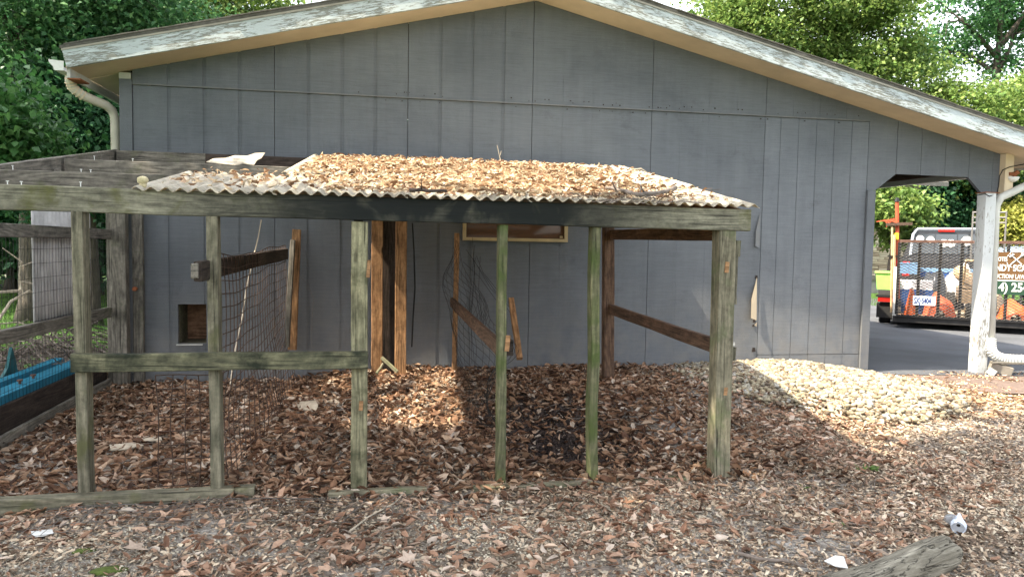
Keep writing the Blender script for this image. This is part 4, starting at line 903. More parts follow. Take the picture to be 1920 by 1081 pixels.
tree('maple_tree','bright-edged leafy tree rising over the left roof slope, beyond the tall tree','tree',gp_(330,16.5),9,.2,[B(330,20,17,1.7),B(430,0,17.5,1.4),B(250,-40,17,2.0),B(480,25,18,.8),B(380,60,17,1.3),B(160,-60,17,2)],36000,.11,'tree_bright',2,g1,gap=.3)
tree('maple_tree','dark leafy tree in the undergrowth behind the downspout','tree',gp_(175,12),4.2,.10,[B(160,230,12.0,.95),B(205,170,12.4,.9),B(110,250,12.2,1.0),B(190,280,12.2,.9),B(60,280,12.0,1.0),B(225,240,12.6,.8),B(130,330,12,.8)],32000,.085,'tree_dark',3,g1,gap=.45)
tree('sapling','young light green sapling with drooping leaflets at the left edge','tree',gp_(-95,7.2),3.0,.04,[B(-20,140,7.3,.32),B(-10,210,7.2,.38),B(15,265,7.3,.34),B(60,280,7.4,.20),B(35,165,7.5,.18),B(0,290,7.2,.28)],4600,.075,'tree_fresh',4,None,clump=.14,gap=.2,droop=.7)
# woodland backdrop at the left: individual thin trunks and dark understory
for i,(x,Y,hh) in enumerate(((-40,17,5),(20,19,5.5),(75,15.5,4.5),(-120,20,6),(110,20,5.5),(180,18,5),(240,21,6),(300,24,6.5))):
    p=gp_(x,Y); w_=[ 'slim dark tree at the far left edge of the woods','tall tree deep in the woods behind the pale branch','straight trunked tree behind the corrugated panel','tree outermost on the left of the woods','tree in the woods just left of the downspout line','tree in the woods behind the dark undergrowth','tree hidden behind the garage corner in the woods','farthest tree behind the left roof slope'][i]
    tree('woodland_tree',w_,'tree',p,hh,.13,[(p[0]+random.uniform(-1,1),Y+random.uniform(-.5,.5),z,1.7) for z in (hh*.5,hh*.75,hh)]+[(p[0]+random.uniform(-1.3,1.3),Y+.5,1.6,1.2)],7500,.20,'tree_dark',20+i,'trees of the wood left of the garage',simple=True,clump=.4,gap=.6)
ud=thing('woodland_undergrowth','deep shaded mass of dark shrubs filling the wood edge beyond the left lawn','undergrowth',(-8,19,0)); ud['kind']='stuff'
cr_=crown('foliage',[(-14+i*1.25,19.5+random.uniform(-1,1.5)+abs(i-8)*.0,1.2+random.uniform(-.3,.6),1.5) for i in range(12)]+[(-14+i*1.3,23,3.6,2.0) for i in range(12)],30000,.24,'tree_dark',ud,50,simple=True,clump=.4,gap=.9); cr_['kind']='stuff'
# black wire fence at the wood edge
fe=thing('wire_fence','dark wire fence on thin posts along the far side of the left lawn','fence',(-7,16,0))
for k in range(7): mbp=MB(); xx_=-11+k*1.3; mbp.tube([Vector((xx_,15,0)),Vector((xx_,15,1.25))],.02,5); mbp.build('fence_post','blacksteel',fe)
mb=MB()
for k in range(80): mb.tube([Vector((-11+k*.098,15,.02)),Vector((-11+k*.098,15,1.2))],.004,3,cap=False)
for z in (.1,.35,.6,.85,1.1,1.2): mb.tube([Vector((-11,15,z)),Vector((-3.2,15,z))],.004,3,cap=False)
mb.build('wire_mesh','blackwire',fe,kind='stuff')
# right-hand trees
g2='trees right of the garage'
tree('oak_tree','large sunlit oak standing directly behind the right roof slope','tree',gp_(1560,24),9,.32,[B(1400,70,24,1.7),B(1500,40,24,2.0),B(1620,60,24,1.9),B(1560,140,23.5,1.6),B(1690,150,23.5,1.7),B(1450,-40,24,2.2),B(1340,30,24,1.2),B(1620,-30,24,2),B(1700,230,23.5,1.4),B(1620,200,23.5,1.3)],100000,.135,'tree_bright',5,g2,gap=.10,clump=.38,per=110,simple=True)
tree('oak_tree','darker open-branched oak at the upper right corner with sky between its limbs','tree',gp_(1850,27),11,.35,[B(1780,20,27,2.0),B(1900,60,27,1.8),B(1850,-60,27,2.2),B(1960,0,27,2.2),B(1890,150,27,1.5),B(1760,90,28,1.4)],36000,.16,'tree_green',6,g2,gap=.0,clump=.42,per=70,simple=True)
tree('oak_tree','lower oak bough just above the right end of the roof','tree',gp_(1860,22),7,.22,[B(1800,215,22,1.4),B(1900,240,22,1.5),B(1960,200,22,1.5),B(1840,290,22,1.3),B(1730,260,22.5,1.1)],38000,.13,'tree_bright',7,g2,gap=.12,clump=.34,per=90,simple=True)
tree('maple_tree','dark leafy tree seen through the carport opening above the pickup','tree',gp_(1790,24),5,.22,[B(1680,370,23,1.2),B(1760,360,23,1.4),B(1820,380,23,1.2),B(1700,420,22.5,.7),B(1900,370,23,1.4),B(1930,330,24,1.5),B(1800,330,24,1.6),B(1760,430,23,1.0),B(1860,420,23,.9)],46000,.13,'tree_dark',8,g2,gap=.35,clump=.36,per=70,simple=True)
tree('small_maple_tree','small light green tree in front of the stone clad house','tree',gp_(1668,18),3.4,.08,[B(1658,385,18,.75),B(1700,400,18,.6),B(1690,440,18,.45)],6000,.14,'tree_bright',9,None,gap=.4,clump=.22)
tree('golden_shrub','rounded yellow-green shrub beyond the trailer at the right edge','shrub',gp_(1915,21),2.0,.10,[B(1890,425,21,.8),B(1925,410,21,.9),B(1970,420,21,1.0),B(1900,460,21,.8),B(1950,470,21,.9)],14000,.12,'tree_yellow',10,None,gap=.7,clump=.2,simple=True)
# tall background wood right
for i,(x,Y) in enumerate(((1560,40),(1700,42),(1820,40),(1960,38),(2080,42),(2200,38))):
    p=gp_(x,Y); tree('background_tree',['distant tree behind the stone clad house','distant tree above the pickup cab','distant tree behind the white post','distant tree beyond the golden shrub','distant tree past the right edge of the shrub','outermost distant tree on the right'][i],'tree',p,9,.25,[(p[0]+random.uniform(-2,2),Y,z,2.6) for z in (2.4,4.6,6.6)],7000,.34,'tree_green',30+i,'distant trees behind the driveway',simple=True,clump=.55,gap=.6)
# overhead shade trees standing behind / left of the photographer
tree('shade_tree','broad shade tree behind the camera whose crown keeps the foreground in shadow','tree',(-5.5,-3.5,0),6.5,.3,[(-6.2,2.6,7.2,1.5),(-4.6,1.2,7.4,1.7),(-2.6,1.3,7.3,1.6),(-.7,1.4,7.3,1.5),(1.0,1.7,7.2,1.3),(-.5,2.5,7.3,1.0),(-1.7,2.3,7.3,.9),(.9,2.5,7.3,1.0),(2.3,2.2,7.3,1.1),(.2,3.0,7.3,.75),(1.2,3.0,7.3,.8),(-6.5,-.6,7.4,2.0),(-3.5,-1,7.6,2.),(-.6,-1,7.6,2.),(2.6,.6,7.6,1.8),(-8.5,1.0,7.2,1.9)],40000,.2,'tree_green',60,None,simple=True,clump=.3,gap=1.0,droop=.2)
tree('shade_tree','shade tree left of the pen outside the picture with its crown over the rafters','tree',(-9.0,3.0,0),6.2,.28,[(-6.6,3.4,7.0,1.3),(-6.5,5.0,6.9,1.3),(-6.9,6.4,6.8,1.4),(-8.5,4.8,7.2,1.8),(-8.6,7.2,7,1.6),(-8.4,2.6,7.2,1.6)],17000,.22,'tree_green',61,None,simple=True,clump=.3,gap=1.0,droop=.2)
# ------------------------------------------------------------------ trailer
TL=at(1680,594,Z=.20); TR=at(1832,602,Z=.20)
gd=(TR-TL); gd.z=0; gd.normalize(); GW=2.08; back=Vector((-gd.y,gd.x,0)); 
if back.y<0: back=-back
TZ=.20; GH=(at(1686,452,Y=TL.y).z-TZ)
def T(u,v,z): return TL+gd*u+back*v+Vector((0,0,z-TL.z))
tr=thing('utility_trailer','black open utility trailer with a tall expanded-mesh tailgate parked on the driveway','trailer',T(GW/2,0,0))
def tb_(name,a,b,w_,t_,mat,par=tr,**k): return board(name,a,b,w_,t_,mat,par,nseg=1,warp=0,**k)
tb_('rear_sill',T(-.05,.02,TZ-.03),T(GW+.05,.02,TZ-.03),.10,.06,'blacksteel')
tb_('gate_top_rail',T(0,-.03,TZ+GH),T(GW,-.03,TZ+GH),.045,.035,'ruststeel')
tb_('gate_bottom_rail',T(0,-.03,TZ+.03),T(GW,-.03,TZ+.03),.04,.035,'blacksteel')
for k,u in enumerate((.0,.30,.60,.90,1.20,1.52,1.82,GW)): tb_('gate_bar',T(u,-.03,TZ+.05),T(u,-.03,TZ+GH-.02),.045,.03,'blacksteel',up=gd)
mb=MB(); st=.045; hgt=GH-.06
kx=-int(hgt/ .55/st)-1
u=-hgt*2
while u<GW:
    for sgn in (1,-1):
        # line z = (x-u)*.55 or mirrored
        x0=max(0,u); x1=min(GW,u+hgt/.55)
        if x1>x0:
            z0=(x0-u)*.55; z1=(x1-u)*.55
            if sgn==1: mb.tube([T(x0,-.055,TZ+.04+z0),T(x1,-.055,TZ+.04+z1)],.0048,3,cap=False)
            else: mb.tube([T(x0,-.058,TZ+GH-.02-z0),T(x1,-.058,TZ+GH-.02-z1)],.0048,3,cap=False)
    u+=.085
mb.build('gate_mesh','greywire',tr,kind='stuff')
TLN=3.6
deck=MB(); pl=[]
for k in range(12):
    u0=.02+k*(GW-.04)/12; m_=MB(); a=[T(u0,.06,TZ-.02),T(u0+.16,.06,TZ-.02),T(u0+.16,TLN,TZ-.02),T(u0,TLN,TZ-.02)]; m_.prism(a,(0,0,.03)); m_.build('deck_plank','planks',tr)
for u in (0,GW):
    tb_('side_rail',T(u,.05,TZ+.38),T(u,TLN,TZ+.38),.04,.05,'blacksteel'); tb_('frame_rail',T(u,.05,TZ-.03),T(u,TLN,TZ-.03),.08,.05,'blacksteel')
    for v in (.1,.95,1.8,2.65,TLN): tb_('side_stake',T(u,v,TZ),T(u,v,TZ+.37),.04,.04,'blacksteel',up=gd)
tb_('front_rail',T(0,TLN,TZ+.38),T(GW,TLN,TZ+.38),.04,.05,'blacksteel')
tb_('tongue',T(GW*.2,TLN,TZ),T(GW/2,TLN+1.1,TZ+.02),.08,.06,'blacksteel'); tb_('tongue',T(GW*.8,TLN,TZ),T(GW/2,TLN+1.1,TZ+.02),.08,.06,'blacksteel')
def wheel(name,c,ax,r,wd,par,rim='silver'):
    ax=Vector(ax).normalized(); a=Vector(c); m_=MB(); m_.tube([a-ax*wd/2,a-ax*wd*.42,a+ax*wd*.42,a+ax*wd/2],[r*.9,r,r,r*.9],18); wo_=m_.build(name,'rubber',par,False)
    m_=MB(); m_.tube([a-ax*(wd/2+.005),a+ax*(wd/2+.005)],r*.55,12); m_.tube([a-ax*(wd/2+.02),a+ax*(wd/2+.02)],r*.15,8); m_.build('rim',rim,wo_); return wo_
for u in (-.17,GW+.17):
    for v in (.95,1.75): wheel('wheel',T(u,v,.30),gd,.29,.19,tr)
    m_=MB(); arc=[(.55,.40),(.62,.62),(2.08,.62),(2.15,.40),(2.10,.40),(2.03,.58),(.67,.58),(.60,.40)]
    m_.prism([T(u-.12,v,z) for v,z in arc],gd*.24); m_.build('fender','blacksteel',tr)
# tail light + mudflap at the left fender
m_=MB(); v,f=rbox(Vector(T(-.17,.48,.46)),(.24,.05,.08),math.atan2(gd.y,gd.x)); m_.add(v,f); m_.build('tail_light','redlens',tr)
m_=MB(); v,f=rbox(Vector(T(-.17,.50,.27)),(.27,.015,.26),math.atan2(gd.y,gd.x),-.12); m_.add(v,f); m_.build('mudflap','rubber',tr)
m_=MB(); v,f=rbox(Vector(T(-.17,.46,.52)),(.30,.03,.04),math.atan2(gd.y,gd.x)); m_.add(v,f); m_.build('light_bracket','blacksteel',tr)
rzg=math.atan2(gd.y,gd.x)
# licence plate on the gate
def gatepix(x,y,off=-.07):
    # intersect ray with plane parallel to gate
    n_=-back; o0=T(0,off,0); r=Vector(ray(x,y)); c=Vector((0,0,H)); t=(o0-c).dot(n_)/r.dot(n_); return c+r*t
def text(name,s,pos,size,mat,par,sx=1,bold=.0,ext=.0015,rz=None,sy=1):
    cu_=bpy.data.curves.new(name,'FONT'); cu_.body=s; cu_.size=size; cu_.extrude=ext; cu_.offset=bold; cu_.resolution_u=3
    tmp=bpy.data.objects.new('tmp',cu_); me=bpy.data.meshes.new_from_object(tmp); bpy.data.objects.remove(tmp); me.materials.clear(); me.materials.append(MT[mat])
    m=Matrix.Translation(pos)@Matrix.Rotation(rzg if rz is None else rz,4,'Z')@Matrix.Rotation(math.pi/2,4,'X')@Matrix.Diagonal((sx,sy,1,1))
    return link(name,me,par,m)
a=gatepix(1712,556);b=gatepix(1754,571); c_=(a+b)/2; wpl=(gatepix(1754,563)-gatepix(1712,561)).length; hpl=abs(gatepix(1712,554).z-gatepix(1712,571).z)
m_=MB(); v,f=rbox(c_,(wpl,.006,hpl),rzg); m_.add(v,f); pl_=m_.build('licence_plate','platewhite',tr)
text('plate_lettering','SXJ·5404',c_-gd*wpl*.46-back*.006+Vector((0,0,-hpl*.30)),hpl*.92,'plateblue',pl_,sx=(wpl*.92)/(hpl*.92*4.35)*.98,bold=.004,sy=.95)
# sign hanging on the right half of the gate
sg=thing('banner_sign','brown and green trade sign with white lettering hung on the trailer gate','sign',gatepix(1866,520))
a=gatepix(1846,472);b=gatepix(1846,548)
def G_(x,y,off=-.075): return gatepix(x,y,off)
s0=G_(1862,472); s1=G_(1862,551); W_=1.02
def quadbox(p,w_,h_,th,mat,name,par): # p top-left
    m_=MB(); v,f=rbox(p+gd*w_/2-Vector((0,0,h_/2)),(w_,th,h_),rzg); m_.add(v,f); return m_.build(name,mat,par)
zt=s0.z; zb=s1.z; hh=zt-zb
quadbox(s0,W_,hh*.655,.012,'signbrown','upper_board',sg)
quadbox(s0-Vector((0,0,hh*.68)),W_,hh*.32,.012,'signgreen','lower_board',sg)
quadbox(s0-Vector((0,0,hh*.655)),W_,hh*.025,.014,'signwhite','divider_line',sg)
def tx(s,x,y,hpx,bold=.004,sx=1.):
    p=G_(x,y,-.084); size=hpx/1400*p.length*1.35; return text('lettering',s,p,size,'signwhite',sg,bold=bold,sx=sx)
tx('UOTES',1866,489,7,.002,.55); tx('NDY SCAPE',1866,507,10.5,.004,.68); tx('UCTION/ LAWN',1866,521,7,.002,.62); tx('4) 254-',1872,545,14,.005,.80)
# round emblem with crossed hammer and shovel
ec=G_(1906,487,-.084); er=13/1400*ec.length
m_=MB(); 
for k in range(20):
    a0=2*math.pi*k/20; a1=a0+.22; m_.tube([ec+gd*math.cos(a0)*er+Vector((0,0,math.sin(a0)*er)),ec+gd*math.cos(a1)*er+Vector((0,0,math.sin(a1)*er))],.006,4)
for s_ in (1,-1):
    m_.tube([ec+gd*(-s_*er*.55)+Vector((0,0,-er*.55)),ec+gd*(s_*er*.5)+Vector((0,0,er*.5))],.009,4)
m_.tube([ec+gd*(-er*.72)+Vector((0,0,er*.35)),ec+gd*(-er*.28)+Vector((0,0,er*.68))],.017,5); m_.tube([ec+gd*(er*.42)+Vector((0,0,er*.42)),ec+gd*(er*.66)+Vector((0,0,er*.66))],[.012,.028],6)
m_.build('emblem','signwhite',sg)
# cargo on the trailer
def item(name,label,cat,pos): return thing(name,label,cat,pos)
p=gatepix(1655,600); 
hb=thing('green_bucket','fluorescent green plastic tub standing on the left fender of the trailer','tub',T(-.19,.75,.62))
m_=MB(); q0=T(-.19,.8,.62); 
def tub(c,w0,w1,d0,d1,h_,rz):
    m4=Matrix.Translation(c)@Matrix.Rotation(rz,4,'Z'); vs=[]
    for z,w_,d_ in ((0,w0,d0),(h_,w1,d1),(h_,w1-.03,d1-.03),(.03,w0-.03,d0-.03)):
        for sx_,sy_ in ((-1,-1),(1,-1),(1,1),(-1,1)): vs.append(m4@Vector((sx_*w_/2,sy_*d_/2,z)))
    fs=[(3,2,1,0)]+[(i*4+k,i*4+(k+1)%4,(i+1)*4+(k+1)%4,(i+1)*4+k) for i in range(3) for k in range(4)]+[(12,13,14,15)]; return vs,fs
v,f=tub(q0,.25,.31,.28,.33,.30,rzg); m_.add(v,f); m_.build('tub_wall','hivis',hb)
m_=MB(); v,f=rbox(q0+Vector((0,0,.30)),(.335,.355,.03),rzg); m_.add(v,f); m_.build('lid','hivis',hb)
m_=MB(); c0=T(.22,.25,TZ+.012); m_.tube([c0,c0+Vector((0,0,.03))],[.15,.15],4); o=thing('traffic_cone','orange traffic cone standing just inside the trailer gate','traffic cone',c0)
m_.build('cone_base','orange',o); m_=MB(); m_.tube([c0+Vector((0,0,.031)),c0+Vector((0,0,.46))],[.11,.025],14); m_.build('cone_body','orange',o); m_=MB(); m_.tube([c0+Vector((0,0,.455)),c0+Vector((0,0,.485))],[.03,.022],10); m_.build('cone_tip','signwhite',o)
c0=T(.30,1.0,TZ+.012); o=thing('blue_bin','blue plastic bin with a white lid behind the orange cone','bin',c0)
m_=MB(); v,f=tub(c0,.42,.52,.36,.44,.42,rzg); m_.add(v,f); m_.build('bin_body','bluebin',o); m_=MB(); v,f=rbox(c0+Vector((0,0,.50)),(.50,.42,.15),rzg); m_.add(v,f); m_.build('lid','white',o)
for nm,lb,ct,u,v_,z,w_,d_,h_,mt in (('blue_tote','dark blue tote with pale lid at the front of the trailer','tote',.85,2.8,TZ+.40,.9,.5,.40,'bluebin'),('tool_chest','black tool chest against the left rail of the trailer','tool chest',.30,2.6,TZ+.012,.6,.5,.62,'truck'),('pale_blue_crate','pale blue crate stacked on the black tool chest','crate',.22,2.6,TZ+.66,.35,.4,.22,'lightblue')):
    c0=T(u,v_,z if nm!='blue_tote' else TZ+.012); o=thing(nm,lb,ct,c0)
    if nm=='blue_tote': h_=.78
    m_=MB(); v,f=tub(c0,w_*.92,w_,d_*.92,d_,h_*.9,rzg); m_.add(v,f); m_.build('crate_body',mt,o); m_=MB(); v,f=rbox(c0+Vector((0,0,h_*.93)),(w_*1.04,d_*1.04,h_*.08),rzg); m_.add(v,f); m_.build('lid','lightblue' if nm=='blue_tote' else mt,o)
# crumpled orange tarp
def lumpy(c,dims,n,seed,mat,name,label,cat):
    r=np.random.default_rng(seed); X,Y=np.meshgrid(np.linspace(-1,1,n),np.linspace(-1,1,n)); Z=np.clip(1-X**2-Y**2*.9,0,1)**.5*(.8+.13*np.sin(X*4+seed)*np.cos(Y*3)+.07*np.sin(X*9+Y*7+seed))
    Zr=np.clip(Z,0,2); v=np.stack([(X*dims[0]/2).ravel(),(Y*dims[1]/2).ravel(),(Zr*dims[2]).ravel()],1); M4=np.array(Matrix.Rotation(rzg,3,'Z')); v=v@M4.T+np.array(c); i=np.arange(n*n).reshape(n,n); f=np.stack([i[:-1,:-1].ravel(),i[:-1,1:].ravel(),i[1:,1:].ravel(),i[1:,:-1].ravel()],1)
    o=link(name,mesh(name,v,f,mat)); o['label']=label; o['category']=cat; return o
lumpy(T(.66,.75,TZ+.012),(.5,.5,.42),16,3,'redorange','orange_tarp','crumpled orange-red tarp heaped beside the blue bin on the trailer','tarp')
lumpy(T(.62,1.9,TZ+.012),(.5,.6,.92),16,5,'truck','dark_cover','black cloth draped over gear farther forward on the trailer','cloth')
lumpy(T(1.75,.9,TZ+.012),(.5,.6,.34),16,9,'orange','orange_straps','heap of orange and red straps under the hanging sign','straps')
# walk-behind machine
c0=T(1.02,.95,TZ+.012); mw=thing('walk_behind_machine','brown and black walk-behind engine machine tied down in the trailer','machine',c0)
wheel('wheel',c0+gd*(-.18)+Vector((0,0,.20)),gd,.20,.12,mw,'engine'); wheel('wheel',c0+gd*.42+Vector((0,0,.20)),gd,.20,.12,mw,'engine'); wheel('wheel',c0+gd*.05-back*.45+Vector((0,0,.12)),gd,.12,.09,mw,'tan')
m_=MB(); v,f=rbox(c0+gd*.12+Vector((0,0,.36)),(.42,.55,.22),rzg,.1); m_.add(v,f); v,f=rbox(c0+gd*.12+Vector((0,0,.55)),(.30,.36,.20),rzg,-.1,.1); m_.add(v,f); m_.tube([c0+gd*.12+Vector((0,0,.60)),c0+gd*.12+Vector((0,0,.74))],[.13,.10],12); m_.build('engine','engine',mw)
m_=MB(); m_.tube([c0+gd*-.02-back*.1+Vector((0,0,.45)),c0+gd*-.02-back*.45+Vector((0,0,.95))],.018,6); m_.tube([c0+gd*.30-back*.1+Vector((0,0,.45)),c0+gd*.30-back*.45+Vector((0,0,.95))],.018,6); m_.tube([c0+gd*-.02-back*.45+Vector((0,0,.95)),c0+gd*.30-back*.45+Vector((0,0,.95))],.018,6); m_.build('handlebar','tan',mw)
m_=MB(); blob(m_,c0+gd*.02+Vector((0,.1,.72)),.12,(1,1,1.2)); m_.build('air_filter','tan',mw)
lumpy(T(1.05,2.6,TZ+.012),(.7,.7,1.0),18,12,'corr','grey_bundle','pale grey bundle of tarpaulin standing behind the machine','bundle')
lumpy(T(1.5,2.3,TZ+.012),(.6,.8,.62),18,14,'engine','tan_bundle','tan covered gear behind the third gate bar from the white post','bundle')
# long tools at left front of trailer
o=thing('orange_auger_pole','tall orange-red pole tool standing at the left front corner of the trailer','pole',T(.0,.3,.4))
a=gatepix(1683,560,.3);b=gatepix(1682,378,.3); m_=MB(); m_.tube([a,b],[.035,.03],8); m_.build('pole','redorange',o); m_=MB(); m_.tube([b,b+Vector((0,0,.07))],[.045,.02],8); m_.build('tip','cable',o)
m_=MB(); d0=gatepix(1682,420,.3); 
for k in range(7): m_.tube([d0+Vector((0,0,.02*k-.03)),d0-gd*(.05+.045*k)+Vector((0,0,.10-.01*k)),d0-gd*.16+Vector((0,0,-.05+.02*k))],.009,4)
m_.build('hook_cage','redorange',o)
m_=MB(); v,f=rbox(gatepix(1681,443,.27),(.06,.03,.11),rzg); m_.add(v,f); m_.build('grip','yellowplastic',o)
m_=MB(); v,f=rbox(gatepix(1680,500,.27),(.09,.06,.22),rzg); m_.add(v,f); m_.build('motor','redlens',o)
o=thing('push_broom','wooden push broom standing upside down beside the orange pole','broom',T(-.05,.25,.4)); a=gatepix(1671,585,.25); b=gatepix(1673,425,.25); m_=MB(); m_.tube([a,b],.018,6); m_.build('handle','tan',o)
m_=MB(); v,f=rbox(gatepix(1686,420,.25),(.40,.06,.05),rzg,0,-.03); m_.add(v,f); m_.build('broom_head','rafter_dark',o)
o=board('shovel_handle',gatepix(1677,590,.22),gatepix(1677,440,.22),.035,.035,'tan',None,up=(1,0,0)); o['label']='plain tan tool handle leaning between the broom and the orange pole'; o['category']='handle'
m_=MB(); v,f=rbox(gatepix(1674,480,.24),(.16,.06,.02),rzg); m_.add(v,f); o=m_.build('tool_rack_bracket','blacksteel',tr)
tb_('tool_post',gatepix(1677,600,.1),gatepix(1680,500,.1),.06,.05,'white',up=gd)
# ------------------------------------------------------------------ pickup in front of the trailer
tk0=T(GW/2+.02,TLN+2.0,0)
tk=thing('pickup_truck','dark pickup truck with stickers on its rear window hitched ahead of the trailer','truck',tk0)
def K(u,v,z): return tk0+gd*u+back*v+Vector((0,0,z))
# body sides: extruded profile along width
def profile(par,name,pts,u0,u1,mat,smooth=False):
    m_=MB(); m_.prism([K(u0,v,z) for v,z in pts],gd*(u1-u0)); return m_.build(name,mat,par)
profile(tk,'bed',[(-.9,.45),(-.9,1.12),(1.0,1.12),(1.0,.45)],-.95,.95,'truck')
profile(tk,'cab_body',[(1.02,.42),(1.02,1.14),(3.0,1.14),(3.05,1.10),(4.15,1.02),(4.3,.85),(4.3,.42)],-.95,.95,'truck')
m_=MB(); cabs=[(1.10,1.145,.90),(1.16,1.78,.70),(1.35,1.86,.66),(2.5,1.85,.66),(2.95,1.145,.88)]
vs=[K(-w_,v,z) for v,z,w_ in cabs]+[K(w_,v,z) for v,z,w_ in cabs]; m_.add(vs,[(0,1,6,5),(1,2,7,6),(2,3,8,7),(3,4,9,8),(4,0,5,9),(0,1,2,3,4),(9,8,7,6,5)]); cab=m_.build('cab','truck',tk)
def cabq(a,b,c,d,off,name,mat,par=tk):
    m_=MB(); m_.prism([a,b,c,d],back*off); return m_.build(name,mat,par)
rw=cabq(K(-.74,1.09,1.25),K(.74,1.09,1.25),K(.63,1.135,1.72),K(-.63,1.135,1.72),-.012,'rear_window','glass')
for (a0,a1) in ((-.25,-.235),(.235,.25)): cabq(K(a0,1.07,1.25),K(a1,1.07,1.25),K(a1*.95,1.115,1.72),K(a0*.95,1.115,1.72),-.006,'window_divider','truck')
for (u,z,r) in ((-.33,1.58,.09),(.42,1.56,.12),(.68,1.60,.05),(-.05,1.50,.10),(.10,1.50,.10),(-.55,1.60,.09)):
    m_=MB(); m_.tube([K(u,1.03,z),K(u,1.025,z)],r,7); m_.build('sticker','signwhite',tk)
m_=MB(); v,f=rbox(K(0,1.13,1.80),(.34,.06,.045),rzg); m_.add(v,f); m_.build('brake_light','redlens',tk)
m_=MB(); m_.tube([K(-.74,1.10,1.2),K(-.70,1.14,1.70),K(-.60,1.16,1.84),K(.60,1.16,1.84),K(.70,1.14,1.70),K(.74,1.10,1.2)],.035,6); m_.build('cab_frame','silver',tk)
for s_ in (-1,1): cabq(K(s_*.80,1.35,1.22),K(s_*.80,2.75,1.22),K(s_*.705,2.4,1.72),K(s_*.69,1.38,1.72),.001,'side_window','glass')
for u in (-.86,.86):
    for v in (.0,3.4): wheel('wheel',K(u,v,.38),gd,.38,.24,tk)
m_=MB(); v,f=rbox(K(0,-.98,.55),(1.8,.12,.16),rzg); m_.add(v,f); m_.build('rear_bumper','silver',tk)
for s_ in (-1,1): m_=MB(); v,f=rbox(K(s_*.86,-.915,.9),(.14,.03,.34),rzg); m_.add(v,f); m_.build('tail_lamp','redlens',tk)
rk=MB()
for z in (1.98,2.10,2.22): rk.tube([K(.5,.8,z),K(1.15,.8,z)],.022,5)
for u in (.5,.85,1.15): rk.tube([K(u,.8,1.1),K(u,.8,2.25)],.022,5)
rk.build('ladder_rack','greywire',tk)
# pale blue parked car right
c0=at(1935,470,Y=15.5); c0.z=0
pc_=thing('parked_car','pale blue car parked beyond the trailer behind the sign','car',(c0.x+.6,c0.y,0))
m_=MB(); w0=Vector((c0.x-.6,c0.y,0)); prof=[(0,.35),(0,.85),(.55,1.0),(1.0,1.40),(1.6,1.47),(2.7,1.45),(3.4,1.05),(4.2,.95),(4.35,.7),(4.35,.35)]
m_.prism([w0+Vector((a,0,b)) for a,b in prof],(0,1.7,0)); m_.build('body','carblue',pc_)
m_=MB(); m_.prism([w0+Vector((a,-.012,b)) for a,b in ((.75,1.03),(1.08,1.36),(1.95,1.40),(1.95,1.03))],(0,.02,0)); m_.build('side_window','glass',pc_); m_=MB(); m_.prism([w0+Vector((a,-.012,b)) for a,b in ((2.02,1.03),(2.02,1.40),(2.65,1.39),(3.15,1.03))],(0,.02,0)); m_.build('side_window','glass',pc_)
for a in (.85,3.5): wheel('wheel',w0+Vector((a,.05,.32)),(0,1,0),.32,.2,pc_); wheel('wheel',w0+Vector((a,1.65,.32)),(0,1,0),.32,.2,pc_)
# ------------------------------------------------------------------ stone clad house
h0=at(1660,480,Y=19.); hs=thing('stone_clad_house','house with tan ledge-stone cladding on a grey foundation across the drive','house',(h0.x,20,0))
hx0=h0.x-4.5; hx1=h0.x+1.75; HY=20.0
m_=MB(); m_.box((hx0,HY+.03,.0),(hx1,HY+5,3.3)); m_.build('wall','mortar',hs)
m_=MB(); m_.box((hx0-.03,HY-.06,.0),(hx1+.03,HY+.029,.42)); m_.build('foundation','concrete',hs)
m_=MB(); m_.box((hx0-.05,HY-.10,.421),(hx1+.05,HY+.029,.55)); m_.build('stone_sill','brick',hs)
sb=[]
for i in range(6):
    m_=MB(); m_.box((0,0,0),(1,1,1)); 
    m_.v=[(x+random.uniform(-.03,.03),y+(random.uniform(-.25,.25) if y<.5 else 0),z+random.uniform(-.08,.08)) for x,y,z in m_.v]; sb.append(mesh('ledge_stone',m_.v,m_.f,'ledgestone'))
z=.56; cnt=0; rest=MB()
while z<3.25:
    hh_=random.uniform(.055,.085); x=hx0
    while x<hx1:
        l=random.uniform(.25,.6); l=min(l,hx1-x)
        if x>h0.x-1.0 and z<2.4 and cnt<290: link('ledge_stone',random.choice(sb),hs,Matrix.Translation((x,HY-.03,z))@Matrix.Diagonal((l-.012,.055,hh_-.01,1))); cnt+=1
        else: rest.box((x,HY-random.uniform(.01,.045),z),(x+l-.012,HY+.028,z+hh_-.01))
        x+=l
    z+=hh_
rest.build('ledge_stones','ledgestone',hs,kind='stuff')
m_=MB(); m_.add([(hx0-.5,HY-.6,3.2),(hx1+.5,HY-.6,3.2),(hx1+.5,HY+2.5,4.6),(hx0-.5,HY+2.5,4.6),(hx0-.5,HY+5.6,3.2),(hx1+.5,HY+5.6,3.2),(hx0-.5,HY-.6,3.32),(hx1+.5,HY-.6,3.32),(hx1+.5,HY+2.5,4.72),(hx0-.5,HY+2.5,4.72),(hx0-.5,HY+5.6,3.32),(hx1+.5,HY+5.6,3.32)],[(0,1,2,3),(3,2,5,4),(6,9,8,7),(9,10,11,8),(0,6,7,1),(4,5,11,10),(1,7,8,2),(2,8,11,5),(0,3,9,6),(3,4,10,9)]); m_.build('roof','shingle',hs)
grass('grass',26000,9,20,15.5,22,lambda x,y:(y<HY-.2)&(x-y*.55>0.0),.08,terrain)
# ------------------------------------------------------------------ foreground log and can
lg0=at(1778,1032,Z=.06); lg1=at(1520,1130,Z=.06); d=(lg0-lg1).normalized(); Ln=(lg0-lg1).length
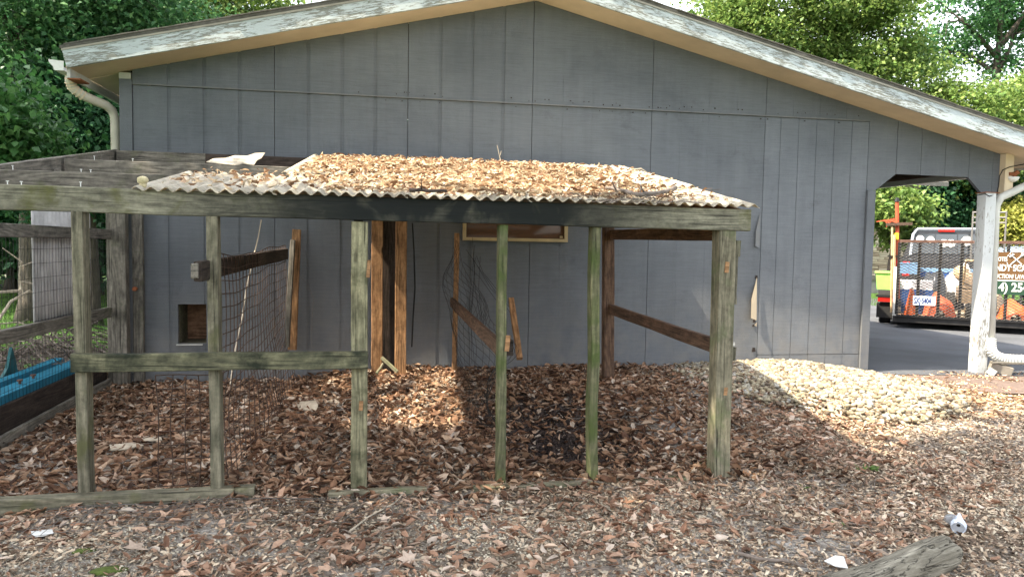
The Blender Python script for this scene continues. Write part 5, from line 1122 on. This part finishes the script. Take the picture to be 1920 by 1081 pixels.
# dense displaced log
NU,NV=90,60; vs=np.zeros((NU,NV,3)); uu=np.linspace(0,Ln,NU); aa=np.linspace(0,2*np.pi,NV,endpoint=False)
r2=np.random.default_rng(4)
cr_a=r2.uniform(0,2*np.pi,9); cr_d=r2.uniform(.012,.028,9); cr_s=r2.uniform(-.6,.6,9); cr_c=r2.uniform(0,Ln,9); cr_l=r2.uniform(.12,.4,9)
U,A=np.meshgrid(uu,aa,indexing='ij'); Rr=.066-.012*(U/Ln)*0+.004*np.sin(U*9+1)+.004*np.sin(3*A+U*4)+.0025*np.sin(7*A+U*11)+.0018*np.sin(23*A+np.sin(U*14)*1.5)+.0012*np.sin(41*A+U*9)
for a0,dd,ss,c0_,ll in zip(cr_a,cr_d,cr_s,cr_c,cr_l):
    da=np.angle(np.exp(1j*(A-a0-ss*U-.12*np.sin(U*25)))); Rr-=dd*np.exp(-(da/.035)**2)*np.exp(-((U-c0_)/ll)**4)
endr=np.clip((Ln-U)/.05,0,1)**.4; endr2=.72+.28*endr; Rr=Rr*endr2
vs[...,0]=U+ (.012*np.cos(A*2+1)+.01*np.sin(A*5))*(U/Ln>.93); vs[...,1]=Rr*np.cos(A); vs[...,2]=Rr*np.sin(A)
V_=vs.reshape(-1,3).tolist(); fs=[]
for i in range(NU-1):
    for k in range(NV): fs.append((i*NV+k,i*NV+(k+1)%NV,(i+1)*NV+(k+1)%NV,(i+1)*NV+k))
V_.append([Ln-.012,0,0]); V_.append([0,0,0])
for k in range(NV): fs.append(((NU-1)*NV+k,(NU-1)*NV+(k+1)%NV,NU*NV)); fs.append(((k+1)%NV,k,NU*NV+1))
zc=Vector((0,0,1)); yv=zc.cross(d).normalized(); zv=d.cross(yv)
m4=Matrix.Identity(4)
for i in range(3): m4[i][0]=d[i]; m4[i][1]=yv[i]; m4[i][2]=zv[i]; m4[i][3]=lg1[i]
lo=link('fallen_log',mesh('fallen_log',V_,fs,'log',True),None,m4); lo['label']='weathered grey cracked log lying in the lower right corner'; lo['category']='log'
cn=thing('crushed_can','crushed pale aluminium drink can lying past the end of the log','can',at(1797,1003,Z=0))
cc0=at(1797,989,Z=.032); tocam=Vector((-.86,-.95,0.02)).normalized(); away=-tocam+Vector((.28,0,.5)); away.normalize(); side=tocam.cross(Vector((0,0,1))).normalized(); upc=side.cross(tocam).normalized()
def canring(c,rx,rz_,ax_s,ax_u,n=20,ph=0): return [c+ax_s*math.cos(2*math.pi*k/n+ph)*rx+ax_u*math.sin(2*math.pi*k/n+ph)*rz_ for k in range(n)]
m_=MB(); rings=[canring(cc0,.029,.029,side,upc),canring(cc0-tocam*.008,.032,.032,side,upc),canring(cc0-tocam*.03+upc*.006,.034,.026,side,upc),canring(cc0-tocam*.05+upc*.022,.018,.020,side,upc),canring(cc0-tocam*.058+upc*.045,.006,.010,side,upc)]
vs=sum(rings,[]); n=20; fs=[(i*n+k,i*n+(k+1)%n,(i+1)*n+(k+1)%n,(i+1)*n+k) for i in range(4) for k in range(n)]+[tuple(range(4*n,5*n))]; m_.add(vs,fs); m_.build('can_side','canpaint',cn)
m_=MB(); rings=[canring(cc0+side*.02-tocam*.03+upc*.04,.006,.010,side,upc),canring(cc0+side*.028-tocam*.045+upc*.02,.028,.022,side,upc),canring(cc0+side*.03-tocam*.075+upc*.012,.032,.026,side,upc),canring(cc0+side*.03-tocam*.085+upc*.012,.022,.02,side,upc)]
vs=sum(rings,[]); fs=[(i*n+k,i*n+(k+1)%n,(i+1)*n+(k+1)%n,(i+1)*n+k) for i in range(3) for k in range(n)]+[tuple(range(n)),tuple(range(3*n,4*n))]; m_.add(vs,fs); m_.build('can_bottom_half','alu',cn)
m_=MB(); rings=[canring(cc0+tocam*.001,.029,.029,side,upc),canring(cc0+tocam*.003,.027,.027,side,upc),canring(cc0-tocam*.003,.0255,.0255,side,upc)]; vs=sum(rings,[]); m_.add(vs,[(i*n+k,i*n+(k+1)%n,(i+1)*n+(k+1)%n,(i+1)*n+k) for i in range(2) for k in range(n)]+[tuple(range(2*n,3*n))]); lid=m_.build('can_lid','alu',cn)
m_=MB(); m_.prism([cc0-tocam*.0022+upc*.012+side*a+upc*b for a,b in ((-.009,0),(-.004,.006),(.004,.006),(.009,0),(.004,-.006),(-.004,-.006))],tocam*.0008); m_.build('can_mouth','cable',lid)
# scraps on the ground
def gpt(x,y,dz=.02): p=at(x,y,Z=0.0); p=at(x,y,Z=hg1(p.x,p.y)+dz); return p
scrap('paper_scrap',[gpt(58,994),gpt(98,991),gpt(100,998),gpt(84,1003),gpt(60,1006)],.002,'white','small white rectangular scrap on the gravel at lower left','scrap')
scrap('plastic_scrap',[gpt(1545,1050,.03),gpt(1566,1040,.035),gpt(1582,1042,.03),gpt(1586,1054,.03),gpt(1590,1064,.02),gpt(1566,1060,.03)],.003,'white','torn white plastic scrap on the mulch left of the log end','scrap')
scrap('pale_scrap',[gpt(555,753,.03),gpt(590,750,.05),gpt(597,758,.04),gpt(592,770,.02),gpt(560,766,.03)],.004,'twigpale','pale crumpled sheet among the leaves behind the front rail','scrap')
scrap('board_splinter',[gpt(205,832,.03),gpt(255,828,.03),gpt(270,834,.03),gpt(240,840,.03),gpt(207,842,.03)],.008,'twigpale','bleached broken board piece among leaves inside the pen','board')
scrap('board_splinter',[gpt(268,820,.03),gpt(302,818,.03),gpt(304,824,.03),gpt(270,826,.03)],.006,'twigpale','short bleached splinter just beyond the larger bleached board piece','board')
limb('ground_stick',[gpt(1385,1035,.02),gpt(1420,1046,.02),gpt(1470,1050,.02),gpt(1512,1062,.02)],.009,'twig','long dark curved stick on the mulch near the bottom right','stick',0,8)
limb('ground_stick',[gpt(655,995,.03),gpt(690,968,.03),gpt(740,942,.03),gpt(760,920,.04)],.005,'twigpale','thin pale forked stick on the leaves in front of the centre posts','stick',3,9)
# moss tufts & sprouts
for (x,y,r,lb) in ((205,1070,.06,'bright green moss tuft on the gravel at the bottom left'),(160,1032,.04,'small dark moss tuft above the bright moss tuft')):
    m_=MB(); p=gpt(x,y,0); blob(m_,p,r,(1.2,.7,.22),12,6,.2); o=m_.build('moss_tuft','moss',None,True); o['label']=lb; o['category']='moss'
def sprout(x,y,n,s,label,seed):
    r=random.Random(seed); p=gpt(x,y,.005); m_=MB()
    for k in range(n):
        a=r.uniform(0,6.28); l=s*r.uniform(.6,1.2); d_=Vector((math.cos(a),math.sin(a),.5)); sd=Vector((-math.sin(a),math.cos(a),0))*l*.28; q=p+Vector((r.uniform(-s,s),r.uniform(-s,s),0))*1.2
        m_.add([q,q+d_*l*.5+sd,q+d_*l,q+d_*l*.5-sd],[(0,1,2),(0,2,3)])
    o=m_.build('weed_sprout','tree_bright'); o['label']=label; o['category']='weed'
sprout(1620,880,26,.05,'small green weed growing through the leaves right of the tan post',1); sprout(1508,913,8,.03,'tiny green sprout between the tan post and the weed',2); sprout(1570,985,4,.03,'single green leaf sprout on the mulch above the white plastic',3); sprout(1325,868,9,.045,'green leaf sprig among brown leaves left of the tan post',5)
